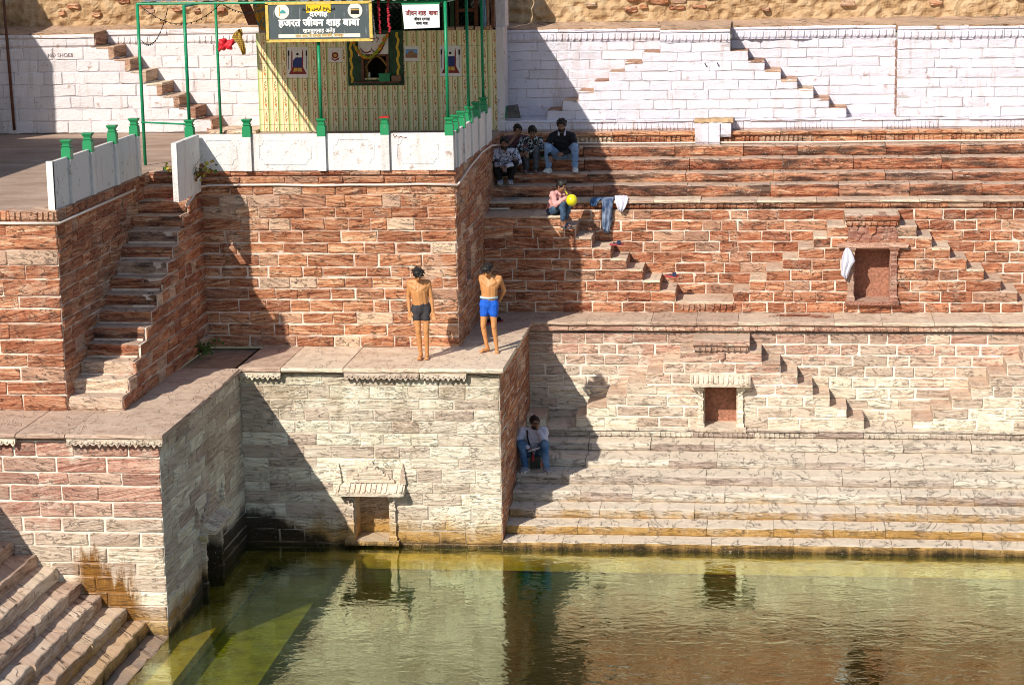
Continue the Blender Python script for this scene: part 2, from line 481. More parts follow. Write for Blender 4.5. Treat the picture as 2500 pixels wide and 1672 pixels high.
def ledge_row(th, mp, u0, u1, z, thk, dfront, dback, mat, val=None, wmin=.7, wmax=1.3, broken=.2, name='ledge_slab'):
    """paving slabs that overhang a wall, with a scalloped valance carved under the edge"""
    u = u0
    while u < u1 - .02:
        w = R.uniform(wmin, wmax)
        if u1 - (u + w) < wmin*.6: w = u1 - u
        a, b = u + .005, u + w - .005
        o = part(name, block(mp, a, b, z - thk, z + R.uniform(-.004, .004), dfront + R.uniform(-.03, .02), dback, .02, .014), mat, th)
        if val and R.random() > broken:
            mb = MB(); lo = z - thk - val; n = max(2, int((b-a)/.085)); q = (b-a)/n
            t0, t1 = (0, n) if R.random() > .25 else ((0, int(n*.6)) if R.random() > .5 else (int(n*.4), n))
            poly = [(a + q*t0 + .003, z - thk + .004)]
            for k in range(t0, t1):
                if k % 3 == 2: poly += [(a + q*(k+.1), lo + val*.35), (a + q*(k+.5), lo - .02), (a + q*(k+.9), lo + val*.35)]
                else: poly += [(a + q*(k+.12), lo + val*.32), (a + q*(k+.3), lo + .012), (a + q*(k+.7), lo + .012), (a + q*(k+.88), lo + val*.32)]
            poly.append((a + q*t1 - .003, z - thk + .004))
            mb.prism(poly, mp, dfront - .10, dfront - .035)
            mb.v = mb.v
            for k in range(t0, t1):
                m = a + q*(k+.5)
                ol = [(m + q*.33*cos(2*pi*j/6), lo + val*.55 + q*.33*sin(2*pi*j/6)) for j in range(6)]
                mb.rings([[mp(uu, zz, dfront - .04) for uu, zz in ol], [mp(m + (uu-m)*.55, lo + val*.55 + (zz - lo - val*.55)*.55, dfront - .018) for uu, zz in ol]])
            part('carved_valance', mb, m_niche if mat is not m_flag or True else mat, o)
        u += w

ZL, ZT = 3.06, 6.13

# ------------------------------------------------------------------ ground, bed and water
bed = MB().box((-30, 12, -3.2), (30, 60, -3.0))
tb = NT('green_silt'); pp = tb.pos()
tb.col(tb.mix(tb.noise(pp, .8, 4), (.014, .042, .006), (.035, .085, .012)))
struct('well_bed', bed, tb.m)

wt = NT('pond_water'); pp = wt.pos(); x, y, z = wt.sep(pp)
w1 = wt.noise(wt.comb(wt.math('MULTIPLY', x, 1.5), wt.math('MULTIPLY', y, 2.4), 0.), 1.0, 3, .5, .8)
w2 = wt.noise(wt.comb(wt.math('MULTIPLY', x, 3.6), wt.math('MULTIPLY', y, 5.2), 0.), 1.0, 2, .5, 1.2)
rr = wt.n('VectorMath', {0: pp, 1: (-6.6, 30.2, 0)}, operation='DISTANCE').outputs['Value']
ring = wt.math('MULTIPLY', wt.math('SINE', wt.math('MULTIPLY', rr, 26.)), wt.maprange(rr, .3, 3.2, .5, 0))
hh = wt.math('ADD', wt.math('ADD', wt.math('MULTIPLY', w1, 1.), wt.math('MULTIPLY', w2, .42)), wt.math('MULTIPLY', ring, .05))
bp = wt.n('Bump', {'Height': hh, 'Strength': .22, 'Distance': .035}).outputs[0]
gl = wt.n('BsdfGlossy', {'Color': (.84, .93, .70, 1), 'Roughness': .008, 'Normal': bp})
fc = wt.n('LayerWeight', {'Blend': .5, 'Normal': bp}).outputs['Facing']
lay = wt.math('ADD', .03, wt.math('MULTIPLY', wt.math('POWER', fc, 4.2), 2.3))
tr = wt.n('BsdfTransparent', {'Color': (1, 1, 1, 1)})
df = wt.n('BsdfDiffuse', {'Color': (.035, .11, .014, 1)})
body = wt.n('MixShader', {0: .11, 1: tr.outputs[0], 2: df.outputs[0]})
mx = wt.n('MixShader', {0: wt.math('MINIMUM', lay, .8), 1: body.outputs[0], 2: gl.outputs[0]})
wt.t.links.new(mx.outputs[0], wt.out.inputs[0])
wm = MB()
wm.box((-30, 10, -2.9), (30, 46, 0))
va = wt.n('VolumeAbsorption', {'Color': (.74, .86, .20, 1), 'Density': 2.6})
wt.t.links.new(va.outputs[0], wt.out.inputs['Volume'])
struct('water', wm, wt.m)

# ------------------------------------------------------------------ lower left bastion
XL, XR = -8.88, -4.53
bl = thing('bastion_wall', (-10.9, 29.7, 0), 'pale bleached stone wall with white mortar, bottom left beside the foreground steps', 'wall', 'stone walls of the stepwell')
fL = front(29.7)
zs = rows(-.9, 2.93, .222)
masonry(bl, fL, [(a, b, [(-13.2, XL)]) for a, b in zip(zs, zs[1:])], m_lowl, m_mortp, .34, .95, .028)
bs = thing('recess_side_wall', (XL, 32, 0), 'shaded weathered stone wall running back from the left bastion corner into the water', 'wall', 'stone walls of the stepwell')
sL = side(XL - .004)
NW = (31.75, 32.65, -.3, .98)                      # side niche opening (y0,y1,z0,z1)
zs = rows(-.9, NW[2], .2)[:-1] + rows(NW[2], NW[3], .213) + rows(NW[3], 2.93, .2)[1:]
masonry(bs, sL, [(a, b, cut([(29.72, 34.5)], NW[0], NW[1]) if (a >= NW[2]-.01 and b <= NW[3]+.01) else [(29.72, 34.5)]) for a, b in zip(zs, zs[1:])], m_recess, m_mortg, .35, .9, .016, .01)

# ------------------------------------------------------------------ recess front wall with water niche
rw = thing('recess_wall', (-6.7, 34.5, 0), 'broad pale stained stone wall above the dark water, under the ledge where the two boys stand', 'wall', 'stone walls of the stepwell')
fR = front(34.5)
a0 = onY(862, 1200, 34.5).x; a1 = onY(953, 1200, 34.5).x; ztop = onY(905, 1203, 34.5).z
zs = rows(-.9, .05, .21)[:-1] + rows(.05, ztop, .205) + rows(ztop, 2.93, .205)[1:]
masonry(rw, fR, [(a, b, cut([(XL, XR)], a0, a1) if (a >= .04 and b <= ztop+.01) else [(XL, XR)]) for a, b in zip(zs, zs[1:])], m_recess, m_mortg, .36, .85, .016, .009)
NR = (a0, a1, .05, ztop)
rb = thing('right_bastion_wall', (XR, 36.5, 0), 'narrow shaded stone side wall with diagonal-looking courses beside the seated man in white', 'wall', 'stone walls of the stepwell')
zs = rows(-.9, 2.93, .205)
masonry(rb, side(XR + .004), [(a, b, [(34.502, 38.7)]) for a, b in zip(zs, zs[1:])], m_tower, m_mortp, .32, .8, .02, .01)

# ------------------------------------------------------------------ ledge of paving slabs round the recess
lg = thing('paved_ledge', (-7, 35, ZL), 'worn pink stone ledge with scalloped carved edge, running above the water recess', 'ledge')
ledge_row(lg, fL, -13.2, XL + .10, ZL, .075, .16, -1.45, m_flag, .105, broken=.05)
fP = Face((XL, 0, 0), YV, (1, 0, 0))
ledge_row(lg, fP, 29.9, 34.3, ZL, .075, .09, -1.0, m_flag, None)
ledge_row(lg, fR, XL + .02, XR + .09, ZL, .085, .17, -1.75, m_flag, .115, broken=.1)
core = MB()
core.box((-14, 29.72, 2.0), (-8.9, 31.4, 2.98)); core.box((-9.9, 31.3, 2.0), (-8.9, 36.4, 2.98)); core.box((-9.0, 34.55, 2.0), (-4.56, 36.4, 2.98))
core.box((-5.5, 36.3, 2.0), (-4.56, 40.4, 2.98))
struct('ledge_base', core, m_ground)
u = 36.26
for w in (.8, .72, .86, .9):
    part('ledge_slab', block(Face((XR, 0, 0), YV, (1, 0, 0)), u + .004, u + w - .004, ZL - .075, ZL + R.uniform(-.004, .004), .1, -.95, .02, .014), m_flag, lg); u += w

# ------------------------------------------------------------------ left tower, its stair and the middle tower
YT, Y0 = 36.17, 31.1
lt = thing('left_tower_wall', (-11.8, Y0, ZL), 'sunlit red sandstone wall with white mortar at the far left, left of the narrow stair', 'wall', 'stone walls of the stepwell')
fT0 = front(Y0); XT0 = -10.7
zs = rows(ZL, 5.95, .222)
masonry(lt, fT0, [(a, b, [(-13.4, XT0)]) for a, b in zip(zs, zs[1:])], m_red, m_mort, .30, 1.0, .030, tight=5.0)
carved_row(lt, fT0, -13.4, XT0 + .03, 5.95, 6.12, .05, m_red, .5, .9, .085, -.4)
RISE, TREAD = (ZT - ZL)/15, .345
def stair_y(k): return Y0 + .02 + k*TREAD
stw = thing('stair_side_wall', (XT0, 33.5, ZL), 'shaded red stone side wall left of the narrow stair, below the white parapet', 'wall', 'stone walls of the stepwell')
rr_ = []
zs = rows(ZL, ZT - .03, .205)
for a, b in zip(zs, zs[1:]):
    yk = min(Y0 + .5 + (b - ZL)/RISE*TREAD, 36.3)
    rr_.append((a, b, [(Y0 + .01, yk)]))
masonry(stw, side(XT0 + .004), rr_, m_red, m_mort, .28, .62, .02, .01, tight=5.2, tightgap=.01)
XF = -9.83
stf = thing('stair_flank_wall', (XF, 33.6, ZL), 'shaded red stone flank of the narrow stair with a ragged stepped top edge', 'wall', 'stone walls of the stepwell')
rr_ = []
for k in range(15):
    rr_.append((ZL + k*RISE, ZL + (k+1)*RISE - .012, [(stair_y(k) + .015, YT)]))
masonry(stf, side(XF), rr_, m_red, m_mort, .26, .6, .022, .012, tight=5.5, tightgap=.01, thick=.25)
st = thing('narrow_stair', (-10.3, 32, ZL), 'narrow flight of worn red stone steps climbing between two walls to the terrace', 'stairs')
lines = MB()
mpS = Face((0, 0, 0), XV, (0, -1, 0))
for k in range(15):
    yk = stair_y(k)
    part('step', block(lambda u, z, d, yk=yk: Vector((u, yk - d, z)), XT0 + .01, XF - .01 + R.uniform(-.03, .01), ZL + k*RISE - .02, ZL + (k+1)*RISE, R.uniform(-.01, .015), -.6, .035, .02, .2), m_step if k > 2 else m_fore, st)
    if 0 < k < 12: lines.box((XT0 + .005, yk - .022, ZL + k*RISE - .01), (XF - .05, yk + .05, ZL + k*RISE + .022 + R.uniform(0, .012)))
part('mortar', lines, m_mort, st)

tw = thing('middle_tower_wall', (-7.6, YT, ZL), 'large sunlit red sandstone wall with white mortar joints behind the boy in dark shorts', 'wall', 'stone walls of the stepwell')
fT = front(YT)
zs = rows(ZL, 5.9, .203)
masonry(tw, fT, [(a, b, [(XF - .05, -5.43)]) for a, b in zip(zs, zs[1:])], m_tower, m_mort,   .26, .82, .032, .016, tight=4.9, tightgap=.016)
masonry(tw, fT, [(5.9, 6.02, [(XF - .05, -5.43)])], m_tower, m_mort, .3, .8, .02, .03)
ledge_row(tw, fT, XF - .05, -5.40, ZT - .005, .1, .05, -.5, m_red, None, .4, 1.1, name='coping_stone')
XTR = -5.43
tr_ = thing('tower_side_wall', (XTR, 38.5, ZL), 'shaded right side of the middle tower with a tall narrow slit niche', 'wall', 'stone walls of the stepwell')
sT = side(XTR + .004)
s0, s1 = onX(1135, 640, XTR).y, onX(1147, 640, XTR).y
sz0, sz1 = onX(1141, 690, XTR).z, onX(1141, 583, XTR).z
zs = rows(ZL, sz0, .2) [:-1] + rows(sz0, sz1, .2) + rows(sz1, ZT - .02, .2)[1:]
masonry(tr_, sT, [(a, b, cut([(YT + .004, 43.0)], s0, s1) if (a >= sz0 - .01 and b <= sz1 + .01) else [(YT + .004, 43.0)]) for a, b in zip(zs, zs[1:])], m_tower, m_mort, .3, .75, .02, .011, tight=5.4)
nb = MB().box((XTR - .5, s0 - .1, sz0 - .1), (XTR - .32, s1 + .1, sz1 + .1))
part('slit_back', nb, m_back, tr_)
fr = MB()
for yy in (s0 - .03, s1 - .02): fr.box((XTR - .33, yy, sz0), (XTR + .022, yy + .05, sz1))
fr.box((XTR - .33, s0 - .03, sz1 - .04), (XTR + .022, s1 + .03, sz1 + .03)); fr.box((XTR - .33, s0 - .03, sz0 - .04), (XTR + .022, s1 + .03, sz0 + .03))
part('slit_frame', fr, m_nichr, tr_)

# terrace floor
tfm = NT('terrace_paving'); pp = tfm.pos(); x, y, z = tfm.sep(pp)
f = tfm.noise(tfm.comb(tfm.math('MULTIPLY', x, .5), tfm.math('MULTIPLY', y, .9), 0.), 1.6, 6, .65)
g = tfm.noise(pp, 8, 5, .7)
tfm.bump(tfm.math('ADD', f, g), .5, .03)
tfm.col(tfm.mix(tfm.maprange(g, .35, .7, 0, .55), tfm.ramp(f, [(.3, (.27, .17, .12)), (.5, (.40, .28, .21)), (.7, (.52, .39, .30))]), (.30, .21, .16)))
tf = MB()
tf.box((-26, Y0 + .05, 5.6), (XT0 - .02, 44.5, ZT - .01)); tf.box((XT0 - .02, 36.2, 5.6), (XF + .02, 44.5, ZT - .012)); tf.box((XF + .02, YT + .1, 5.6), (XTR - .02, 44.5, ZT - .01))
struct('terrace', tf, tfm.m)

# ------------------------------------------------------------------ stairs in the foreground
fs = thing('foreground_stair', (-10.4, 28, 0), 'broad flight of worn stone steps going down into the water at the bottom left corner', 'stairs')
cor = [onY(px, py, 29.7) for px, py in [(27,1326),(95,1357),(146,1395),(200,1428),(252,1457),(306,1493),(359,1525),(416,1556)]]
edges = [(-11.14 + .325*k, 1.42 - .2*k) for k in range(0, 8)]
edges = [(-11.47, 1.575)] + edges
for X, Z in edges:
    u = 22.5; mpx = lambda uu, z, d, X=X: Vector((X + d, uu, z))
    while u < 29.68:
        w = R.uniform(.8, 1.7); w = min(w, 29.69 - u)
        if 29.69 - (u + w) < .4: w = 29.69 - u
        part('step_stone', block(mpx, u + .004, u + w - .004, Z - .24, Z + R.uniform(-.008, .008), R.uniform(-.018, .018), -.5, .03, .02, .2), m_fore, fs)
        u += w
cs = MB()
for X, Z in edges: cs.box((X - .45, 22.5, Z - .6), (X - .06, 29.69, Z - .05))
part('stair_core', cs, m_ground, fs)
m_sub = NT('ochre_algae_stone'); pp = m_sub.pos()
f = m_sub.noise(pp, 3, 5, .65); m_sub.bump(f, .6, .03)
m_sub = m_sub.col(m_sub.ramp(f, [(.35, (.40, .20, .02)), (.65, (.80, .48, .07))]))
sub = MB()
sub.box((-9.2, 22.5, -.30), (-8.40, 34.4, -.16)); sub.box((-8.42, 22.5, -.60), (-7.35, 34.4, -.40))
struct('submerged_steps', sub, m_sub)
sub = MB(); sub.box((-9.2, 22.5, -3), (-8.44, 34.4, -.29)); sub.box((-8.46, 22.5, -3), (-7.4, 34.4, -.59))
struct('submerged_bank', sub, tb.m)

# ------------------------------------------------------------------ lower right: steps into the water
XE = 6.6
f0 = front(0.0)
ls = thing('lower_steps', (0.8, 35.5, 0), 'long bleached stone steps going down into the water on the right', 'steps')
LS = [(34.435, .125), (34.889, .285), (35.385, .441), (35.85, .619), (36.335, .785), (36.869, .931), (37.515, 1.074)]
zprev = -.5
for i, (Y, Z) in enumerate(LS):
    flight_row(ls, f0, XR + .02, XE, zprev - .02, Z, -Y, -Y - 1.3, m_lstep, .8, 1.7, rnd=.035, wob=.016)
    zprev = Z
sub2 = MB()
sub2.box((XL, 34.0, -.24), (XE, 34.42, -.10))
struct('submerged_ledge', sub2, m_sub)
struct('submerged_footing', MB().box((XL, 34.08, -3), (XE, 34.40, -.23)), tb.m)
YB5, YR5 = 38.06, 38.76
Z5 = 1.231
carved_row(ls, f0, XR + .02, XE, 1.07, Z5 - .045, -37.96, m_lstep, .6, 1.2, .085, -38.5, .1, .1, proud=.022, slant=.012)
flight_row(ls, f0, XR + .02, XE, Z5 - .045, Z5, -37.93, -39.2, m_lstep, .7, 1.4, rnd=.012, name='ledge_stone')

# ------------------------------------------------------------------ stepped walls: a front body whose stepped outline leaves triangular bays
def stepped(th, thb, Yf, Yb, z0, h, spans, zcap, mat, mort, hole=None, x0=XR + .01, x1=XE, gap=.034, wmin=.3, wmax=.72, name='stone', proud=.014, back_proud=.012):
    """spans[k] = list of (xa, xb) of the front body in course k; bays behind get their own courses"""
    mf = Face((0, Yf, 0), XV, (0, -1, 0)); mb_ = Face((0, Yb, 0), XV, (0, -1, 0))
    n = len(spans)
    rf = [(z0 + k*h, z0 + (k+1)*h, cut(spans[k], hole[0], hole[1]) if hole and hole[2] - .02 <= z0 + k*h and z0 + (k+1)*h <= hole[3] + .02 else spans[k]) for k in range(n)]
    masonry(th, mf, rf, mat, mort, wmin, wmax, gap, proud, thick=.35, name=name)
    # tread slabs where a course ends
    for k in range(n):
        above = spans[k+1] if k + 1 < n else []
        for a, b in spans[k]:
            free = [(a, b)]
            for p, q in above: free = cut(free, p, q)
            for p, q in free:
                if q - p < .06: continue
                zt = z0 + (k+1)*h
                e0, e1 = p, q
                u = e0
                while u < e1 - .02:
                    w = e1 - u if e1 - u < 1.3 else R.uniform(.6, 1.1)
                    part('tread', block(f0, u + .003, u + w - .003, zt - .05, zt + .004 + R.uniform(0, .006), -Yf + R.uniform(.012, .035), -Yb - .04, .018, .014, .1), m_tread, th)
                    u += w
    # end faces of the body (jamb of each bay)
    ends = MB()
    for k in range(n):
        for a, b in spans[k]:
            for e, sg in ((a, 1), (b, -1)):
                if x0 + .1 < e < x1 - .1:
                    ends.box((min(e - sg*.005, e + sg*.16), Yf + .02, z0 + k*h), (max(e - sg*.005, e + sg*.16), Yb + .05, z0 + (k+1)*h - .01))
    if ends.v: part('end_face', ends, mat, th)
    # back wall courses only where a bay is open
    rb_ = []
    for k in range(n):
        free = [(x0, x1)]
        for p, q in spans[k]: free = cut(free, p, q)
        free = [(p - .02, q + .02) for p, q in free]
        if free: rb_.append((z0 + k*h, z0 + (k+1)*h, free))
    ztop = z0 + n*h
    if zcap > ztop + .05:
        for a, b in zip(rows(ztop, zcap, h), rows(ztop, zcap, h)[1:]): rb_.append((a, b, [(x0, x1)]))
    masonry(thb, mb_, rb_, mat, mort, wmin, wmax, gap, back_proud, thick=.3, name=name)

H5 = .2
def x5(px): return XY(px, YB5, 2.0)
R5 = [2110, 2068, 2026, 1984, 1947, 1905, 1859, 1830]
L5 = [1405, 1432, 1481, 1530, 1578, 1620, 1660, 1692]
RR5 = [2232, 2279, 2325, 2372, 2416, 2458, 2496, 2540]
sp5 = []
for k in range(8):
    s = [(x5(L5[k]), x5(R5[k])), (x5(RR5[k]), XE)]
    if k == 0: s = [(XR + .02, x5(1330)), (x5(L5[0]), x5(R5[0])), (x5(RR5[0]), XE)]
    sp5.append(s)
h5a, h5b = onY(1716, 1000, YB5).x, onY(1802, 1000, YB5).x
w5 = thing('lower_stair_wall', (1, YB5, Z5), 'pinkish bleached stone wall with triangular stepped bays on the lower right', 'wall', 'stone walls of the stepwell')
w5b = thing('lower_bay_wall', (1, YR5, Z5), 'set-back pinkish stone courses behind the lower right stepped bays', 'wall', 'stone walls of the stepwell')
N5 = (h5a, h5b, Z5 + .0, Z5 + H5*3.5)
stepped(w5, w5b, YB5, YR5, Z5, H5, sp5, 2.88, m_low, m_mortp, (h5a, h5b, Z5, Z5 + .8 + .01))
# the middle ledge: slabs with a carved frieze below
ml = thing('middle_ledge', (1, 39, ZL), 'long stone ledge with a carved leaf frieze across the right side', 'ledge')
YC = 38.60
def dry(u): return False
flight_row(ml, f0, XR + .0, XE, ZL - .075, ZL, -YC, -40.7, m_flag, .7, 1.5, rnd=.02, wob=.014, name='ledge_slab')
carved_row(ml, f0, XR + .02, XE, 2.87, ZL - .08, -YC - .05, m_low, .7, 1.3, .11, -39.2, .05, .12, proud=.02, slant=.03)

# ------------------------------------------------------------------ upper red stepped wall
YB6, YR6 = 39.57, 40.42
def x6(px): return XY(px, YB6, 4.0)
H6 = .2
PL = [None, 1649, 1611, 1569, 1530, 1491, 1445, 1406, 1372]
PYL = [None, 1790, 1830, 1871, 1911, 1949, 1986, 2020, 2062]
PYR = [None, 2486, 2445, 2403, 2360, 2319, 2274, 2237, 2195]
PRR = [None, 2560, 2600, 2640, 2680, 2720, 2760, 2800, 2840]
sp6 = [[(XTR + .01, XE + .4)]]
for k in range(1, 9): sp6.append([(XTR + .01, x6(PL[k])), (x6(PYL[k]), x6(PYR[k]))])
h6a, h6b = onY(2082, 690, YB6).x, onY(2176, 690, YB6).x
w6 = thing('upper_stair_wall', (1, YB6, ZL), 'red sandstone wall with white joints and stepped stairs around the red niche', 'wall', 'stone walls of the stepwell')
w6b = thing('upper_bay_wall', (1, YR6, ZL), 'set-back red stone courses behind the upper stepped stairs', 'wall', 'stone walls of the stepwell')
N6 = (h6a, h6b, ZL + .2, ZL + 1.2)
stepped(w6, w6b, YB6, YR6, ZL, H6, sp6, 4.88, m_body, m_mort, N6, XTR + .01, XE + .4, wmin=.28, wmax=.66, gap=.027)
carved_row(w6, f0, x6(1655), x6(1795), ZL + .02, ZL + .185, -YB6 + .035, m_body, .4, .6, .1, -YB6 - .2, .0, .0)

# ------------------------------------------------------------------ seat-like steps above it
us = thing('upper_steps', (1, 41.5, 4.9), 'row of long dark-streaked red sandstone steps where the four men sit', 'steps')
YU = [40.40, 40.92, 41.37, 41.82, 42.27, 42.70]
PXU = [487.6, 450, 421, 386, 354.6, 319]
ZU = []
for Y, py in zip(YU, PXU): ZU.append(onY(1900, py + 1.0, Y).z)
carved_row(us, f0, XTR + .01, XE + .6, 4.87, ZU[0] - .055, -YU[0] - .03, m_step, .6, 1.1, .105, -41., .08, .35, proud=.03, slant=.01)
flight_row(us, f0, XTR + .01, XE + .6, ZU[0] - .06, ZU[0], -YU[0] + .02, -41.6, m_flag, .7, 1.2, rnd=.02, wob=.02, name='ledge_slab')
for i in (1, 2, 3, 4):
    flight_row(us, f0, XTR + .01, XE + .6, ZU[i-1] - .01, ZU[i], -YU[i], -YU[i] - 1., m_step, 1.0, 2.1, gap=.012, rnd=.04, wob=.02)
carved_row(us, f0, XTR + .01, XE + .6, ZU[4] - .01, ZU[5] - .08, -YU[5] - .05, m_tower, .7, 1.2, .085, -43.2, .1, .15, proud=.03)
flight_row(us, f0, XTR + .01, XE + .6, ZU[5] - .085, ZU[5], -YU[5] + .02, -43.6, m_tower, .8, 1.5, gap=.012, rnd=.012, name='ledge_slab')

# ------------------------------------------------------------------ whitewashed stepped wall on the right
YW, YWB = 43.05, 43.85
ZW0 = onY(1900, 289, YW).z; ZWT = onY(1900, 70, YW).z
ww = thing('whitewashed_stair_wall', (1, YW, ZW0), 'bright whitewashed wall with bare brown stair treads climbing both ways on the upper right', 'wall', 'whitewashed walls')
wwb = thing('whitewashed_bay_wall', (1, YWB, ZW0), 'set-back whitewashed wall behind the brown stair treads on the upper right', 'wall', 'whitewashed walls')
wl = thing('white_skirting', (1, 42.9, ZU[5]), 'crumbling whitewashed carved band at the foot of the white wall', 'ledge')
XWL = -5.52
carved_row(wl, f0, XWL, XE + .8, ZU[5] - .005, ZW0 - .05, -YW + .07, m_white, .7, 1.3, .07, -YW - .3, .1, .25, proud=.018, slant=.012)
flight_row(wl, f0, XWL, XE + .8, ZW0 - .055, ZW0, -YW + .10, -YWB - .2, m_white, .7, 1.6, gap=.006, rnd=.02, wob=.02, name='ledge_slab')
def xw(px): return XY(px, YW, 7.0)
WR = [2067, 2025, 1986, 1946, 1906, 1866, 1826, 1783]
WLf = [1334, 1372, 1412, 1450, 1487, 1526, 1569, 1612]
HW = (onY(1783, 103, YW).z - ZW0)/8
spw = [[(xw(WLf[k]), xw(WR[k])), (xw(2190), XE + .8)] for k in range(8)]
m_wtread = stone_mat('bare_tread_stone', [(.24,.10,.06), (.38,.20,.13), (.46,.27,.18), (.56,.36,.25)], PALE, eff=.2, algae=False, bumps=.6, dust=.0, steps=True)
def white_wall(th, thb, Yf, Yb, spans, x0, x1, h, mat, nmax):
    mf = Face((0, Yf, 0), XV, (0, -1, 0)); mbk = Face((0, Yb, 0), XV, (0, -1, 0))
    n = len(spans)
    masonry(th, mf, [(ZW0 + k*h, ZW0 + (k+1)*h, spans[k]) for k in range(n)], mat, m_whitej, .4, .85, .014, .010, .012)
    rb_ = []
    for k in range(n):
        free = [(x0, x1)]
        for p, q in spans[k]: free = cut(free, p, q)
        if free: rb_.append((ZW0 + k*h, ZW0 + (k+1)*h, [(p - .02, q + .02) for p, q in free]))
    masonry(thb, mbk, rb_, mat, m_whitej, .4, .85, .014, .010, .012)
    for k in range(n):
        free = list(spans[k])
        if k + 1 < n:
            for p, q in spans[k+1]: free = cut(free, p, q)
        else: free = []
        for p, q in free:
            if q - p < .06 or q - p > 1.5: continue
            zt = ZW0 + (k+1)*h
            part('tread', block(f0, p + .004, q + .0, zt - .05, zt + .006, -Yf + .012, -Yb, .03, .014), m_wtread, th)
    ends = MB()
    for k in range(n):
        for a, b in spans[k]:
            for e, sg in ((a, 1), (b, -1)):
                if x0 + .1 < e < x1 - .1: ends.box((min(e - sg*.005, e + sg*.12), Yf + .015, ZW0 + k*h), (max(e - sg*.005, e + sg*.12), Yb + .02, ZW0 + (k+1)*h - .05))
    return ends
e = white_wall(ww, wwb, YW, YWB, spw, XWL, XE + .8, HW, m_white, 8)
part('end_face', e, m_wtread, ww)
ztop8 = ZW0 + 8*HW
# carved cornice on top: in the bays it sits back, over the body and on the right it comes forward
for a, b, Y, owner in ((XWL, xw(1612), YWB, wwb), (xw(1612), xw(1783), YW, ww), (xw(1783), xw(2190), YWB, wwb), (xw(2190), XE + .8, YW, ww)):
    fz = front(Y)
    masonry(owner, fz, [(ztop8, ztop8 + .005, [(a, b)])], m_white, m_white, .5, 1., .01, .01)
    carved_row(owner, fz, a, b, ztop8, ZWT - .07, .035, m_white, .8, 1.3, .12, -.3, .0, .08, proud=.022, slant=.0)
    flight_row(owner, fz, a, b, ZWT - .07, ZWT, .06, -1.0, m_white, .9, 1.6, gap=.008, rnd=.012, wob=.01, name='coping_stone')

# ------------------------------------------------------------------ whitewashed stair wall on the left, behind the terrace
YL, YLB = 43.0, 43.85
lw = thing('old_white_stair_wall', (-13, YL, ZT), 'flaking whitewashed wall with bare brown stair ends going down to the right, upper left', 'wall', 'whitewashed walls')
lwb = thing('old_white_back_wall', (-13, YLB, ZT), 'set-back flaking white wall above the brown stair ends behind the green poles', 'wall', 'whitewashed walls')
def xl(px, z=7): return XY(px, YL, z)
XLs = [517, 476, 436, 395, 355, 317, 277, 232]
ZLT = onY(232, 86, YL).z; HL = (ZLT - ZT)/8
spl = [[(-17.5, xl(XLs[k], ZT + (k+.5)*HL))] for k in range(8)]
mfl = Face((0, YL, 0), XV, (0, -1, 0)); mfb = Face((0, YLB, 0), XV, (0, -1, 0))
masonry(lw, mfl, [(ZT + k*HL, ZT + (k+1)*HL, spl[k]) for k in range(7)], m_whitel, m_whitej, .4, .85, .018, .010, .012)
XS0 = -10.42
masonry(lwb, mfb, [(ZT + k*HL, ZT + (k+1)*HL, [(spl[k][0][1] - .02, XS0 + .3)]) for k in range(7)], m_whitel, m_whitej, .4, .85, .018, .010, .012)
for k in range(8):
    xe = spl[k][0][1]
    part('stair_end_stone', block(lambda u, z, d: Vector((d, u, z)), YL - .02, YLB + .04, ZT + k*HL + .006, ZT + (k+1)*HL - .004, xe + .015, xe - .1, .02, .014, .2), m_wtread, lw)
    if k < 7: part('tread', block(f0, spl[k+1][0][1] + .01, xe + .015, ZT + (k+1)*HL - .04, ZT + (k+1)*HL + .006, -YL + .02, -YLB, .03, .014), m_wtread, lw)
for a, b, Y, owner in ((-17.5, spl[7][0][1], YL, lw), (spl[7][0][1], XS0 + .3, YLB, lwb)):
    fz = front(Y)
    carved_row(owner, fz, a, b, ZT + 7*HL, ZT + 8*HL - .07, .03, m_whitel, .8, 1.3, .12, -.3, .3, .3, proud=.016)
    flight_row(owner, fz, a, b, ZT + 8*HL - .07, ZT + 8*HL + (0.02 if Y == YL else .06), .06, -.9, m_whitel, .9, 1.6, gap=.008, rnd=.012, wob=.01, name='coping_stone')
flight_row(lwb, f0, spl[0][0][1], XS0 - .02, ZT - .2, ZT + .05, -42.75, -44, m_fore, .7, 1.3, name='kerb_stone')

